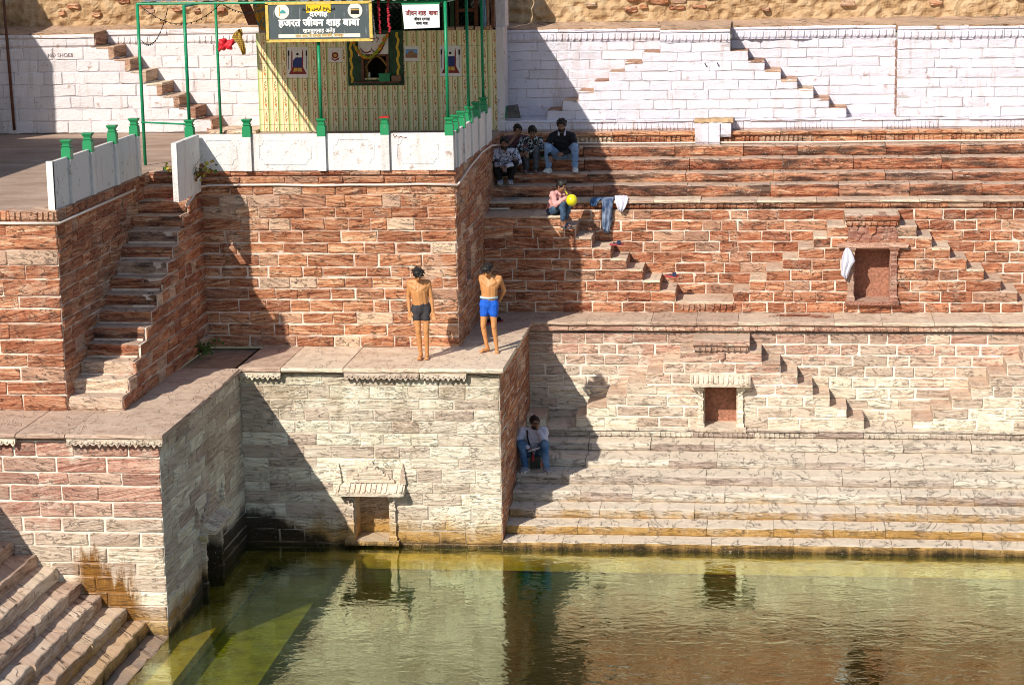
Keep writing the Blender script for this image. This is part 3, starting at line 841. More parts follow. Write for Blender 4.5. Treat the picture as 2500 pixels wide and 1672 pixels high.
# ------------------------------------------------------------------ earth shelf and rubble wall on top
m_rub = NT('ochre_rubble_plaster'); pp = m_rub.pos()
a_ = m_rub.noise(pp, 2.2, 6, .7); b_ = m_rub.noise(pp, 11, 5, .7)
m_rub.bump(m_rub.math('ADD', b_, m_rub.math('MULTIPLY', m_rub.noise(pp, 40, 3), .4)), .9, .05)
m_rub.b.inputs['Roughness'].default_value = .95
cr_ = m_rub.ramp(a_, [(.32, (.30, .18, .09)), (.48, (.50, .33, .18)), (.66, (.60, .44, .27))])
m_rub = m_rub.col(m_rub.mix(m_rub.maprange(b_, .58, .7, 0, .6), cr_, (.33, .15, .08)))
def rubble(x0, x1, y, z0, z1, name, label):
    th = thing(name, ((x0+x1)/2, y, z0), label, 'wall')
    nx, nz = int((x1-x0)/.045), int((z1-z0)/.045)
    mb = MB(); vs_ = []; fs_ = []
    for j in range(nz+1):
        for i in range(nx+1):
            X = x0 + (x1-x0)*i/nx; Z = z0 + (z1-z0)*j/nz
            n1 = noise.noise(Vector((X*1.1, 3.3, Z*1.5))); n2 = noise.cell(Vector((X*5, 1, Z*7))); n3 = noise.noise(Vector((X*6.5, 9, Z*7.5)))
            vs_.append((X, y - .10*n1 - .085*n3 - .03*abs(noise.noise(Vector((X*15, 2, Z*15)))), Z))
    for j in range(nz):
        for i in range(nx):
            k = j*(nx+1) + i; fs_.append((k, k+1, k+nx+2, k+nx+1))
    mb.add(vs_, fs_)
    part('plaster', mb, m_rub, th, smooth=False)
    part('core', MB().box((x0, y + .15, z0), (x1, y + .8, z1)), m_ground, th)
    return th
ru = rubble(-5.7, 8.2, 44.7, ZWT + .1, 9.9, 'rubble_wall', 'ochre lumpy rubble wall above the white stair wall, top right')
mpr = front(44.7)
for i in range(46):
    X = R.uniform(-3.3, -.6) if i < 24 else R.uniform(-4, 6); Z = ZWT + R.uniform(.25, .95)
    w = R.uniform(.12, .34); h = R.uniform(.07, .13)
    part('rubble_stone', stone(mpr, X, X + w, Z, Z + h, .10, .018, .04), m_tower, ru)
rl = rubble(-18.5, -10.0, 44.5, ZT + 8*HL + .08, 10.2, 'old_rubble_wall', 'stained ochre rubble wall above the old white wall, top left')
for i in range(26):
    X = R.uniform(-15, -10.6); Z = ZT + 8*HL + R.uniform(.3, 1.3); w = R.uniform(.12, .3)
    part('rubble_stone', stone(front(44.5), X, X + w, Z, Z + R.uniform(.07, .13), .09, .018, .04), m_tower, rl)
sh = MB()
def shelf(x0, x1, ya, za, yb, zb):
    n = int((x1-x0)/.25)
    rg = []
    for k in range(n+1):
        X = x0 + (x1-x0)*k/n; q = R.uniform(-.025, .025)
        rg.append([(X, ya + q, za - .05), (X, yb, zb - .3), (X, yb, zb + q), (X, (ya+yb)/2, (za+zb)/2 + R.uniform(-.02, .03)), (X, ya + q, za + .015 + R.uniform(-.01, .015))])
    sh.rings(rg)
zs1, zs2 = onY(1900, 47, 44.7).z, onY(300, 62, 44.5).z
for a, b, Y in ((XWL, xw(1612), YWB), (xw(1612), xw(1783), YW), (xw(1783), xw(2190), YWB), (xw(2190), XE + 1., YW)): shelf(a, b, Y - .03, ZWT + .003, 44.75, zs1)
shelf(-18, spl[7][0][1], YL - .03, ZT + 8*HL + .03, 44.55, zs2); shelf(spl[7][0][1], XS0 + .3, YLB - .03, ZT + 8*HL + .07, 44.55, zs2)
m_shelf = stone_mat('brown_shelf_stone', [(.20,.10,.055), (.36,.20,.11), (.44,.26,.15), (.52,.34,.21)], PALE, eff=.15, algae=False)
struct('earth_shelf', sh, m_shelf)

# ------------------------------------------------------------------ carved niches
def sqcol(mb, mp, u, d, prof):
    mb.rings([[mp(u - r, z, d - r), mp(u - r, z, d + r), mp(u + r, z, d + r), mp(u + r, z, d - r)][::-1] for r, z in prof])
def niche(label, mp, u0, u1, z0, z1, mat, canopy=True, crest=0, depth=.42, back=None, pr=.055, out=.075, loc=None, over=.2):
    th = thing('carved_niche', mp((u0+u1)/2, z0, 0), label, 'niche')
    w, h = u1-u0, z1-z0
    part('back_panel', MB().prism([(u0-.05, z0-.05), (u1+.05, z0-.05), (u1+.05, z1+.05), (u0-.05, z1+.05)], mp, -depth-.08, -depth), back or mat, th)
    for a, b in ((u0-.02, u0+.03), (u1-.03, u1+.02)):
        part('jamb', MB().prism([(a, z0-.02), (b, z0-.02), (b, z1+.02), (a, z1+.02)], mp, -depth, .012), mat, th)
    part('soffit', MB().prism([(u0-.03, z1-.03), (u1+.03, z1-.03), (u1+.03, z1+.04), (u0-.03, z1+.04)], mp, -depth, .02), mat, th)
    mb = MB()
    mb.prism([(u0-.14, z0-.06), (u1+.14, z0-.06), (u1+.14, z0+.015), (u0-.14, z0+.015)], mp, -depth, out+.06)
    petals(mb, mp, u0-.1, u1+.1, z0-.055, z0-.005, out+.058, .06, .012, miss=.05)
    part('sill', mb, mat, th)
    for u in (u0 - pr*.7, u1 + pr*.7):
        m = MB(); zb = z0 + .015
        sqcol(m, mp, u, out*.35, [(pr*1.25, zb), (pr*1.25, zb+.07*h), (pr*.9, zb+.1*h), (pr*.9, zb+.3*h), (pr*1.08, zb+.32*h), (pr*1.08, zb+.36*h), (pr*.8, zb+.38*h), (pr*.8, zb+.62*h), (pr*1.05, zb+.64*h), (pr*1.05, zb+.68*h),
                                 (pr*.78, zb+.70*h), (pr*.78, zb+.84*h), (pr*1.2, zb+.87*h), (pr*1.2, zb+.91*h), (pr*1.0, zb+.92*h), (pr*1.5, z1-.012), (pr*1.5, z1+.01)])
        for zz in (.2, .5, .76):
            zc = zb + zz*h; q = pr*.45
            m.rings([[mp(u + q*cos(k*pi/3), zc + q*sin(k*pi/3), out*.35 + pr*.78) for k in range(6)], [mp(u + q*.5*cos(k*pi/3), zc + q*.5*sin(k*pi/3), out*.35 + pr*1.08) for k in range(6)]])
        part('pillar', m, mat, th)
    if canopy:
        a, b = u0 - over, u1 + over; ch = .17; co = .26
        m = MB()
        sec = lambda u, k: [mp(u, z1 + .01, 0), mp(u, z1 + ch + .02, 0), mp(u, z1 + ch, .05), mp(u, z1 + ch*.55, co*.62*k), mp(u, z1 + .055, co*k), mp(u, z1 + .005, co*k), mp(u, z1 + .01, co*.5*k)]
        m.rings([sec(a, .9), sec(a + .06, 1.0), sec((a+b)/2, 1.0), sec(b - .06, 1.0), sec(b, .9)])
        cp = part('canopy', m, mat, th)
        n = max(6, int((b-a)/.085))
        for k in range(n):
            m = MB()
            if R.random() < .06: continue
            uu = a + (b-a)*(k+.5)/n; q = (b-a)/n*.30
            m.rings([[mp(uu-q, z1+ch-.01, .04), mp(uu+q, z1+ch-.01, .04), mp(uu+q*.5, z1+ch+.015, .07), mp(uu-q*.5, z1+ch+.015, .07)],
                     [mp(uu-q, z1+ch*.55-.01, co*.62-.01), mp(uu+q, z1+ch*.55-.01, co*.62-.01), mp(uu+q*.5, z1+ch*.55+.022, co*.62+.012), mp(uu-q*.5, z1+ch*.55+.022, co*.62+.012)],
                     [mp(uu-q, z1+.06, co-.012), mp(uu+q, z1+.06, co-.012), mp(uu+q*.5, z1+.078, co+.004), mp(uu-q*.5, z1+.078, co+.004)]])
            part('rib', m, mat, cp)
        for u, sg in ((u0 - pr, -1), (u1 + pr, 1)):     # brackets under the eave
            part('bracket', MB().prism([(u, z1 + .01), (u + sg*.16, z1 + .01), (u + sg*.06, z1 - .10), (u, z1 - .14)], mp, 0., .12), mat, th)
    if crest:
        zc = z1 + (.19 if canopy else .05); um = (u0+u1)/2
        m = MB()
        lv = [(w*.62, 0), (w*.62, .05), (w*.5, .06), (w*.47, .13), (w*.36, .14), (w*.33, .2), (w*.2, .21), (w*.17, .28), (w*.08, .30), (w*.05, .37)]
        for (r, z), (r2, zz) in zip(lv, lv[1:]):
            if zz - z < .015: continue
            m.prism([(um - r + R.uniform(-.02, .02), zc + z*crest), (um + r + R.uniform(-.02, .02), zc + z*crest), (um + r2, zc + zz*crest), (um - r2, zc + zz*crest)], mp, -.02, .055 + R.uniform(-.01, .012))
        for k in range(9):
            t = k/8; uu = um + (t-.5)*w*.95; zz = zc + (.07 + .26*(1 - abs(t-.5)*2))*crest
            m.ball(mp(uu, zz, .05), (.028, .028, .028), 6, 5)
        part('crest', m, mat, th)
        for s in (-1, 1):
            m = MB(); sqcol(m, mp, um + s*w*.86, .03, [(.05, zc - .02), (.05, zc + .06*crest), (.035, zc + .07*crest), (.045, zc + .13*crest), (.03, zc + .15*crest), (.035, zc + .2*crest), (.015, zc + .25*crest), (.006, zc + .33*crest)])
            part('finial', m, mat, th)
    return th
niche('pale carved niche at the waterline with ribbed canopy and stepped crest', fR, a0, a1, .10, ztop, m_niche, crest=1., back=m_recess, over=.26)
niche('shaded carved niche with canopy on the side wall, standing partly in the water', sL, NW[0], NW[1], NW[2], NW[3], m_niche, crest=.9, back=m_recess, over=.12)
f5 = front(YB5); f6 = front(YB6)
n5 = niche('pale carved niche with ribbed canopy and reddish back, right of the seated man in white', f5, h5a, h5b, Z5 + .02, Z5 + .8, m_niche, back=m_back, over=.22)
# upper slab of the pyramid over this niche
um = (h5a + h5b)/2
def top_slab(th, mp, ua, ub, z, mat):
    part('top_slab', block(mp, ua, um_(ua, ub), z - .10, z, .10, -.5, .02, .01), mat, th); part('top_slab', block(mp, um_(ua, ub) + .006, ub, z - .10, z + .006, .11, -.5, .02, .01), mat, th)
    m = block(mp, ua + .03, ub - .03, z - .2, z - .10, .06, -.1, .01, .006); petals(m, mp, ua + .04, ub - .04, z - .195, z - .11, .062, .1, .025, miss=.05)
    part('carved_stone', m, mat, th)
    part('corbel', MB().prism([(um_(ua, ub) - .06, z - .2), (um_(ua, ub) + .06, z - .2), (um_(ua, ub) + .06, z - .3), (um_(ua, ub) - .02, z - .36), (um_(ua, ub) - .06, z - .3)], mp, 0, .07), mat, th)
def um_(a, b): return (a+b)/2
top_slab(w5, f5, x5(1692), x5(1830), Z5 + 8*H5, m_low)
n6 = niche('red stone niche with carved pilasters and a white towel hung at its left', f6, h6a, h6b, N6[2] + .02, N6[3], m_nichr, canopy=False, back=m_back, pr=.06, out=.06)
m = MB(); m.prism([(h6a - .28, N6[3] + .02), (h6b + .28, N6[3] + .02), (h6b + .3, N6[3] + .07), (h6b + .2, N6[3] + .10), (h6a - .2, N6[3] + .10), (h6a - .3, N6[3] + .07)], f6, -.02, .12)
part('lintel', m, m_nichr, n6)
m = MB(); zc = N6[3] + .13
m.prism([(h6a - .1, zc), (h6b + .1, zc), (h6b + .1, zc + .2), (h6b - .02, zc + .34), (h6a + .02, zc + .34), (h6a - .1, zc + .2)], f6, -.02, .03)
for k in range(14):
    m.ball(f6(R.uniform(h6a - .05, h6b + .05), zc + R.uniform(.03, .28), .025), (R.uniform(.04, .08), .03, R.uniform(.03, .06)), 6, 5)
part('carved_panel', m, m_nichr, n6)
top_slab(w6, f6, x6(2062), x6(2195), ZL + 9*H6, m_body)

# ------------------------------------------------------------------ white parapets with green-capped posts
m_green = NT('green_gloss_paint'); pp = m_green.pos()
m_green.b.inputs['Roughness'].default_value = .38; m_green.b.inputs['Specular IOR Level'].default_value = .5
gf = m_green.noise(pp, 9, 4, .6)
m_green.bump(gf, .2, .01)
m_green = m_green.col(m_green.mix(m_green.maprange(gf, .62, .72, 0, .5), (.010, .235, .085), (.12, .25, .14)))
m_pole = plain('green_pole_paint', (.012, .22, .095), .35, .2, .1, 20)
ppar = thing('front_parapet', (-7.6, YT - .02, ZT), 'low white parapet with moulded panels and green capped posts along the middle tower', 'parapet')
lpar = thing('left_parapet', (XT0, 33.5, ZT), 'low white parapet with four green posts beside the top of the narrow stair', 'parapet')
rpar = thing('side_parapet', (XTR, 39, ZT), 'shaded white parapet with closely set green posts running back along the tower side', 'parapet')
def post(th, x, y, ztop, w=.07, zg=None, red=False):
    z0 = ZT - .01; zg = zg or ztop - .30
    p_ = MB().lathe([(w, z0), (w, zg)], (x, y, 0), sq=True)
    po = part('post', p_, m_par, th)
    q = MB().lathe([(w*1.03, zg), (w*1.03, ztop - .135), (w*.8, ztop - .12), (w*.8, ztop - .105), (w*1.0, ztop - .10), (w*1.0, ztop - .09), (w*.72, ztop - .085), (w*.75, ztop - .06), (w*1.12, ztop - .018), (w*1.12, ztop)], (x, y, 0), sq=True)
    c = part('post_cap', q, m_green, po)
    if red: part('red_top', MB().box((x - w*1.13, y - w*1.13, ztop - .02), (x + w*1.13, y + w*1.13, ztop + .006)), m_redp, po)
m_redp = plain('red_paint', (.42, .03, .025), .5, .2, .1)
ZP = onY(800, 326, YT).z
def panel(th, mp, u0, u1, z1, thk=.045, mould=True):
    mb = MB().prism([(u0, ZT - .01), (u1, ZT - .01), (u1, z1), (u0, z1)], mp, -thk, 0)
    pa = part('panel', mb, m_par, th)
    if mould and u1 - u0 > .5:
        a, b, c, d = u0 + .12, u1 - .12, ZT + .10, z1 - .10; q = .09; ch = []
        pts = [(a + q, c), (b - q, c), (b - q*.6, c + q*.9), (b, c + q*1.1), (b, d - q*1.1), (b - q*.6, d - q*.9), (b - q, d), (a + q, d), (a + q*.6, d - q*.9), (a, d - q*1.1), (a, c + q*1.1), (a + q*.6, c + q*.9)]
        m = MB()
        for k in range(12):
            (x0, y0_), (x1, y1_) = pts[k], pts[(k+1) % 12]
            m.tube([mp(x0, y0_, 0), mp(x1, y1_, 0)], .008, 6)
        part('moulding', m, m_par, pa)
fp = front(YT - .05)
px_posts = [463, 603, 785, 940, 1097]
pxs = [XY(p, YT - .03, 6.9) for p in px_posts]
zt_ = onY(603, 291, YT - .03).z
for i, x in enumerate(pxs): post(ppar, x, YT - .04, zt_ + (.02 if i == 3 else 0), red=(i == 3))
for a, b in zip(pxs, pxs[1:]): panel(ppar, fp, a + .075, b - .075, ZP)
ly = [onX(p, q, XT0 - .05).y for p, q in ((162, 345), (214, 330), (273.5, 312), (327, 297))]
ztl = onX(162, 341, XT0 - .05).z
for y in ly: post(lpar, XT0 - .05, y, ztl)
fl = Face((XT0 - .02, 0, 0), YV, (1, 0, 0))
yl = [Y0 + .05] + ly
zpl = onY(116, 397, Y0).z
for a, b in zip(yl, yl[1:]): panel(lpar, fl, a + (.075 if a != yl[0] else 0), b - .075, zpl, .05, False)
part('end_panel', MB().box((XT0 - .12, Y0 + .04, ZT - .01), (XT0 - .02, Y0 + .10, zpl + .01)), m_par, lpar)
stub = thing('stair_head_panel', (XF, 35.6, ZT), 'short white painted slab standing at the head of the narrow stair beside the bush', 'parapet')
part('panel', MB().box((XF - .06, onX(428, 400, XF).y, ZT - .35), (XF + .03, YT - .12, ZT + .62)), m_par, stub)
ry = [onX(p, 280, XTR).y for p in (1115, 1131, 1150, 1168, 1186)]
frp = Face((XTR + .0, 0, 0), YV, (1, 0, 0))
for i, y in enumerate(ry): post(rpar, XTR - .04, y, zt_)
yr = [YT + .04] + ry + [ry[-1] + .9]
for a, b in zip(yr, yr[1:]): panel(rpar, frp, a + .075, b - .075, ZP, .05, False)

# ------------------------------------------------------------------ green poles and tin awning
ZB = 8.93
def pole(x, y, z0, z1, label, lean=0):
    return solo('green_pole', MB().tube([(x, y, z0), (x + lean, y, z1)], .028, 10), m_pole, label, 'pole', 'green poles carrying the awning', True)
p1 = onZ(355, 403, ZT)
pole(p1.x, p1.y, ZT, ZB, 'tallest green pole, rising from the terrace floor beside the stair head')
pole(pxs[0], YT - .04, zt_, ZB, 'green pole rising from the leftmost front parapet post')
p3 = onZ(540, 327, ZT)
pole(p3.x, p3.y, ZT, ZB, 'green pole with the red cloth bundle tied to it')
pole(pxs[2], YT - .04, zt_, onY(777, 98, YT).z, 'short green pole under the middle of the painted sign board')
pole(pxs[4] - .02, YT - .04, zt_, ZB, 'bright green corner pole between the two white boards of the shrine front')
pole(XTR - .04, ry[2], zt_, ZB, 'dark green pole on the side parapet, left of the pair')
pole(XTR - .04, ry[4], zt_, ZB, 'dark green pole on the side parapet, nearest the white wall')
ab = thing('awning', (-8.2, 39.5, ZB), 'flat corrugated tin awning on a green pipe frame over the shrine front', 'awning')
m = MB()
for a, b in (((p1.x, p1.y, ZB), (pxs[4], YT - .04, ZB)), ((p1.x, p1.y, ZB), (p3.x, p3.y, ZB)), ((pxs[4], YT - .04, ZB), (XTR - .04, 42.6, ZB)), ((pxs[0], YT - .04, ZB - .02), (pxs[0] - .4, 42.8, ZB - .02)), ((pxs[2], YT - .1, ZB - .02), (pxs[2], 42.8, ZB - .02)), ((p3.x, p3.y, ZB - .01), (XTR - .04, 42.6, ZB - .01))):
    m.tube([a, b], .022, 8)
part('pipe_frame', m, m_pole, ab)
lowb = MB().tube([onY(345, 299, 37.0), onY(455, 304, YT - .04)], .016, 8)
solo('low_rail', lowb, m_pole, 'thin green rail between the tall pole and the leftmost parapet post', 'rail')
m_tin = plain('galvanised_tin', (.42, .42, .40), .45, .2, .1, 3, .6)
m = MB(); n = 150; x0_, x1_ = p1.x + .02, XTR + .03
rg = []
for k in range(n + 1):
    X = x0_ + (x1_ - x0_)*k/n; q = .018*sin(k*1.25)
    rg.append([(X, YT - .12 if X > -8.0 else 37.15, ZB + .04 + q), (X, 42.95, ZB + .06 + q), (X, 42.95, ZB + .066 + q), (X, YT - .12 if X > -8.0 else 37.15, ZB + .046 + q)])
m.rings(rg)
part('tin_sheet', m, m_tin, ab)

# ------------------------------------------------------------------ tiled shrine
shr = thing('shrine_building', (-8, 43.2, ZT), 'small shrine front faced with green and cream floral tiles behind the white parapet', 'shrine')
YS = 43.0; ZS1 = onY(900, 77, YS).z
XS1 = -5.54
wx0, wx1 = onY(888, 165, YS).x, onY(946, 165, YS).x; wz0, wz1 = onY(915, 195, YS).z, onY(915, 138, YS).z
m = MB()
for a, b, c, d in ((XS0, wx0, ZT - .1, ZS1 - .02), (wx1, XS1, ZT - .1, ZS1 - .02), (wx0, wx1, ZT - .1, wz0), (wx0, wx1, wz1, ZS1 - .02)):
    m.box((a + .003, YS + .012, c), (b - .003, YS + .8, d))
part('wall_core', m, m_mortg, shr)
tt = NT('floral_tile'); ob = tt.obj(); x, y, z = tt.sep(ob)
TW, THt = (XS1 - XS0)/24, (ZS1 - ZT)/6.45
uu = tt.math('DIVIDE', x, TW); vv = tt.math('DIVIDE', z, THt)
c = tt.ramp(uu, [(0., (.55, .55, .24)), (.03, (.25, .38, .10)), (.16, (.52, .56, .26)), (.36, (.76, .70, .44)), (.46, (.74, .66, .40)), (.475, (.50, .22, .06)), (.53, (.55, .30, .10)), (.55, (.74, .66, .42)), (.94, (.74, .66, .40)), (.965, (.55, .28, .08)), (1., (.50, .40, .16))])
def blob(cx, cz, r):
    d = tt.math('SQRT', tt.math('ADD', tt.math('POWER', tt.math('MULTIPLY', tt.math('SUBTRACT', uu, cx), TW/THt), 2), tt.math('POWER', tt.math('SUBTRACT', vv, cz), 2)))
    return tt.maprange(d, r, r*.8, 0, 1)
nz_ = tt.noise(ob, 60, 2)
st_ = tt.math('MULTIPLY', tt.maprange(tt.math('ABSOLUTE', tt.math('SUBTRACT', uu, tt.math('ADD', .74, tt.math('MULTIPLY', tt.math('SINE', tt.math('MULTIPLY', vv, 9.)), .05)))), .035, .02), tt.maprange(tt.math('ABSOLUTE', tt.math('SUBTRACT', vv, .5)), .38, .36))
c = tt.mix(st_, c, (.16, .22, .05))
for cx, cz, r, cc in ((.74, .30, .075, (.55, .15, .04)), (.66, .45, .05, (.60, .25, .05)), (.80, .56, .05, (.55, .15, .04)), (.72, .74, .045, (.35, .10, .05)), (.84, .38, .035, (.20, .28, .06)), (.66, .63, .035, (.20, .28, .06))):
    c = tt.mix(blob(cx, cz, r), c, cc)
rg_ = tt.math('ABSOLUTE', tt.math('SUBTRACT', tt.math('SQRT', tt.math('ADD', tt.math('POWER', tt.math('MULTIPLY', tt.math('SUBTRACT', uu, .74), TW/THt), 2), tt.math('POWER', tt.math('SUBTRACT', vv, 1.02), 2))), .17))
c = tt.mix(tt.maprange(rg_, .012, .006, 0, .7), c, (.45, .36, .14))
tt.b.inputs['Roughness'].default_value = .25; tt.b.inputs['Specular IOR Level'].default_value = .5
m_tile = tt.col(c)
def tile_mesh(h0, h1):
    q = .0025
    return mesh('tile', MB().rings([[(q, 0.012, h0), (TW - q, 0.012, h0), (TW - q, 0.012, h1), (q, .012, h1)], [(q, .003, h0), (TW - q, .003, h0), (TW - q, .003, h1), (q, .003, h1)], [(q + .003, 0, h0 + .003), (TW - q - .003, 0, h0 + .003), (TW - q - .003, 0, h1 - .003), (q + .003, 0, h1 - .003)]]), m_tile)
tm0, tm1 = tile_mesh(.55*THt + .0025, THt - .0025), tile_mesh(.0025, THt - .0025)
gx0, gx1, gz0, gz1 = onY(849, 140, YS).x, onY(985, 140, YS).x, onY(917, 209, YS).z, onY(917, 75, YS).z
for i in range(24):
    for j in range(7):
        X = XS0 + i*TW; Zb = ZT - .55*THt + j*THt
        if X > gx0 - .01 and X + TW < gx1 + .01 and Zb > gz0 - .01: continue
        o = bpy.data.objects.new('tile', tm0 if j == 0 else tm1)
        link(o, shr); o.location = Vector((X, YS, Zb)) - WL[shr.name]
# upper facade in deep shade
m_dgreen = plain('dark_green_paint', (.012, .05, .022), .5, .5, .3, 10)
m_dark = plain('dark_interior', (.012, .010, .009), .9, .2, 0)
m_brownw = plain('old_brown_wood', (.13, .05, .028), .6, .4, .3, 16)
zf = 9.6
m = MB(); m.box((XS0, YS + .25, ZS1 - .02), (onY(905, 40, YS).x, YS + .8, zf)); part('upper_wall', m, m_mortg, shr)
xl0, xl1, xl2, xl3, xl4 = [onY(p, 40, YS).x for p in (905, 985, 1075, 1105, 1168)]
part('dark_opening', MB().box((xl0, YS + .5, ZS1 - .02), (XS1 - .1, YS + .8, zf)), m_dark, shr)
lat = MB(); q = .07
k = xl0
while k < xl1 + 1.2:
    for s in (-1, 1): lat.tube([(k, YS + .2, ZS1), (k + s*.9, YS + .2, ZS1 + .9)], .009, 4)
    k += q*1.6
part('lattice', lat, m_dgreen, shr)
for a, b in ((xl0 - .05, xl0 + .05), (xl1 - .05, xl1 + .04), (xl2 + .03, xl2 + .15), (xl3 - .06, xl3 + .02)):
    part('door_post', MB().box((a, YS + .05, ZS1 - .02), (b, YS + .22, zf)), m_dgreen, shr)
for a in (xl3 + .03, xl4 - .1): part('door_frame', MB().box((a, YS + .12, ZS1), (a + .07, YS + .2, zf)), m_brownw, shr)
for zz in (ZS1 + .02, ZS1 + .35): part('door_rail', MB().box((xl3 + .1, YS + .13, zz), (xl4 - .1, YS + .19, zz + .06)), m_brownw, shr)
part('corner_pillar', MB().box((XS1 - .02, YS - .05, ZT - .1), (XS1 + .13, YS + .6, ZS1 + .05)), m_whitel, shr)
part('upper_pillar', MB().box((XS1 - .03, YS + .05, ZS1 + .05), (XS1 + .16, YS + .6, zf)), m_whitel, shr)
for i in range(5):
    part('loose_brick', block(f0, xl2 + .12 + i*.19, xl2 + .28 + i*.19, ZS1 - .02, ZS1 + R.uniform(.05, .08), -YS + .03, -YS - .1, .01, .01), m_fore, shr)

# green painted shrine window
gw = thing('shrine_window', ((gx0+gx1)/2, YS - .03, gz0), 'dark green painted wall panel with a small curtained shrine window and shelf', 'window')
m = MB()
n = 16
for a, b, c_, d in ((gx0, wx0, gz0, gz1), (wx1, gx1, gz0, gz1), (wx0, wx1, gz0, wz0), (wx0, wx1, wz1, gz1)):
    m.box((a, YS - .03, c_), (b, YS + .02, d))
part('green_panel', m, m_dgreen, gw)
m_yel = plain('yellow_paint', (.62, .40, .04), .6, .25, .2, 18)
for xx in (gx0 + .05, gx1 - .13):
    part('yellow_border', MB().prism([(xx + (.02*sin(k*1.9) if k < 14 else .05 + .02*sin((27-k)*1.9)), gz0 + .06 + (gz1 - gz0 - .1)*((k if k < 14 else 27-k)/13)) for k in range(28)], lambda u, z, d: Vector((u, YS - d, z)), .028, .036), m_yel, gw)
fr = MB()
for a, b, c_, d in ((wx0 - .04, wx0 + .01, wz0 - .02, wz1 + .04), (wx1 - .01, wx1 + .04, wz0 - .02, wz1 + .04), (wx0, wx1, wz1, wz1 + .04)): fr.box((a, YS - .06, c_), (b, YS + .1, d))
part('window_frame', fr, m_brownw, gw)
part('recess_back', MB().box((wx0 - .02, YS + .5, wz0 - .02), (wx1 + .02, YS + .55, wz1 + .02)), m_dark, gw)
xm = (wx0+wx1)/2
m_curt = plain('ochre_cloth', (.40, .22, .07), .9, .3, .3, 25)
for s in (-1, 1):
    pts = []
    for k in range(9):
        t = k/8; pts.append((xm + s*(wx1-wx0)*.5*t**.6*.98, YS + .12, wz1 - (wz1-wz0)*.52*t))
    part('curtain', MB().tube(pts, [.022]*9, 6), m_curt, gw)
    part('curtain_tail', MB().tube([(xm + s*(wx1-wx0)*.42, YS + .12, wz1 - .27), (xm + s*(wx1-wx0)*.40, YS + .12, wz0 + .03)], [.03, .022], 6), m_curt, gw)
part('shelf', MB().box((gx0 + .16, YS - .22, onY(917, 202, YS - .1).z), (gx1 - .07, YS + .0, onY(917, 199, YS - .1).z)), m_brownw, gw)
zsh = onY(917, 199, YS - .1).z
# things on the shelf and walls
bx = onY(927, 190, YS - .12).x; bx2 = onY(953, 190, YS - .12).x
db = thing('donation_box', ((bx+bx2)/2, YS - .12, zsh), 'small bright green metal collection box on the shrine window shelf', 'box')
m_bgreen = plain('bright_green_paint', (.015, .22, .09), .4, .15, .1)
part('body', MB().box((bx, YS - .2, zsh), (bx2, YS - .03, zsh + .13)), m_bgreen, db)
part('lid', MB().box((bx - .008, YS - .208, zsh + .13), (bx2 + .008, YS - .022, zsh + .158)), m_bgreen, db)
part('slot', MB().box((bx + .06, YS - .15, zsh + .157), (bx2 - .06, YS - .13, zsh + .161)), m_dark, db)
solo('wooden_box', MB().box((bx2 + .03, YS - .17, zsh), (bx2 + .21, YS - .03, zsh + .11)), plain('pale_brown_wood', (.22, .12, .08), .7), 'small brown box right of the green collection box', 'box')
m_glass = plain('lamp_glass', (.5, .5, .46), .15, .1, 0)
lan = thing('oil_lamp', (wx0 + .1, YS - .02, wz0), 'small glass oil lamp at the left of the shrine window', 'lamp')
part('lamp_body', MB().lathe([(.025, 0), (.03, .02), (.012, .04), (.022, .05), (.026, .1), (.014, .15)], (wx0 + .1, YS + .05, wz0), 8), m_glass, lan)
part('lamp_base', MB().lathe([(.032, -.005), (.032, .012)], (wx0 + .1, YS + .05, wz0), 8), m_brownw, lan)

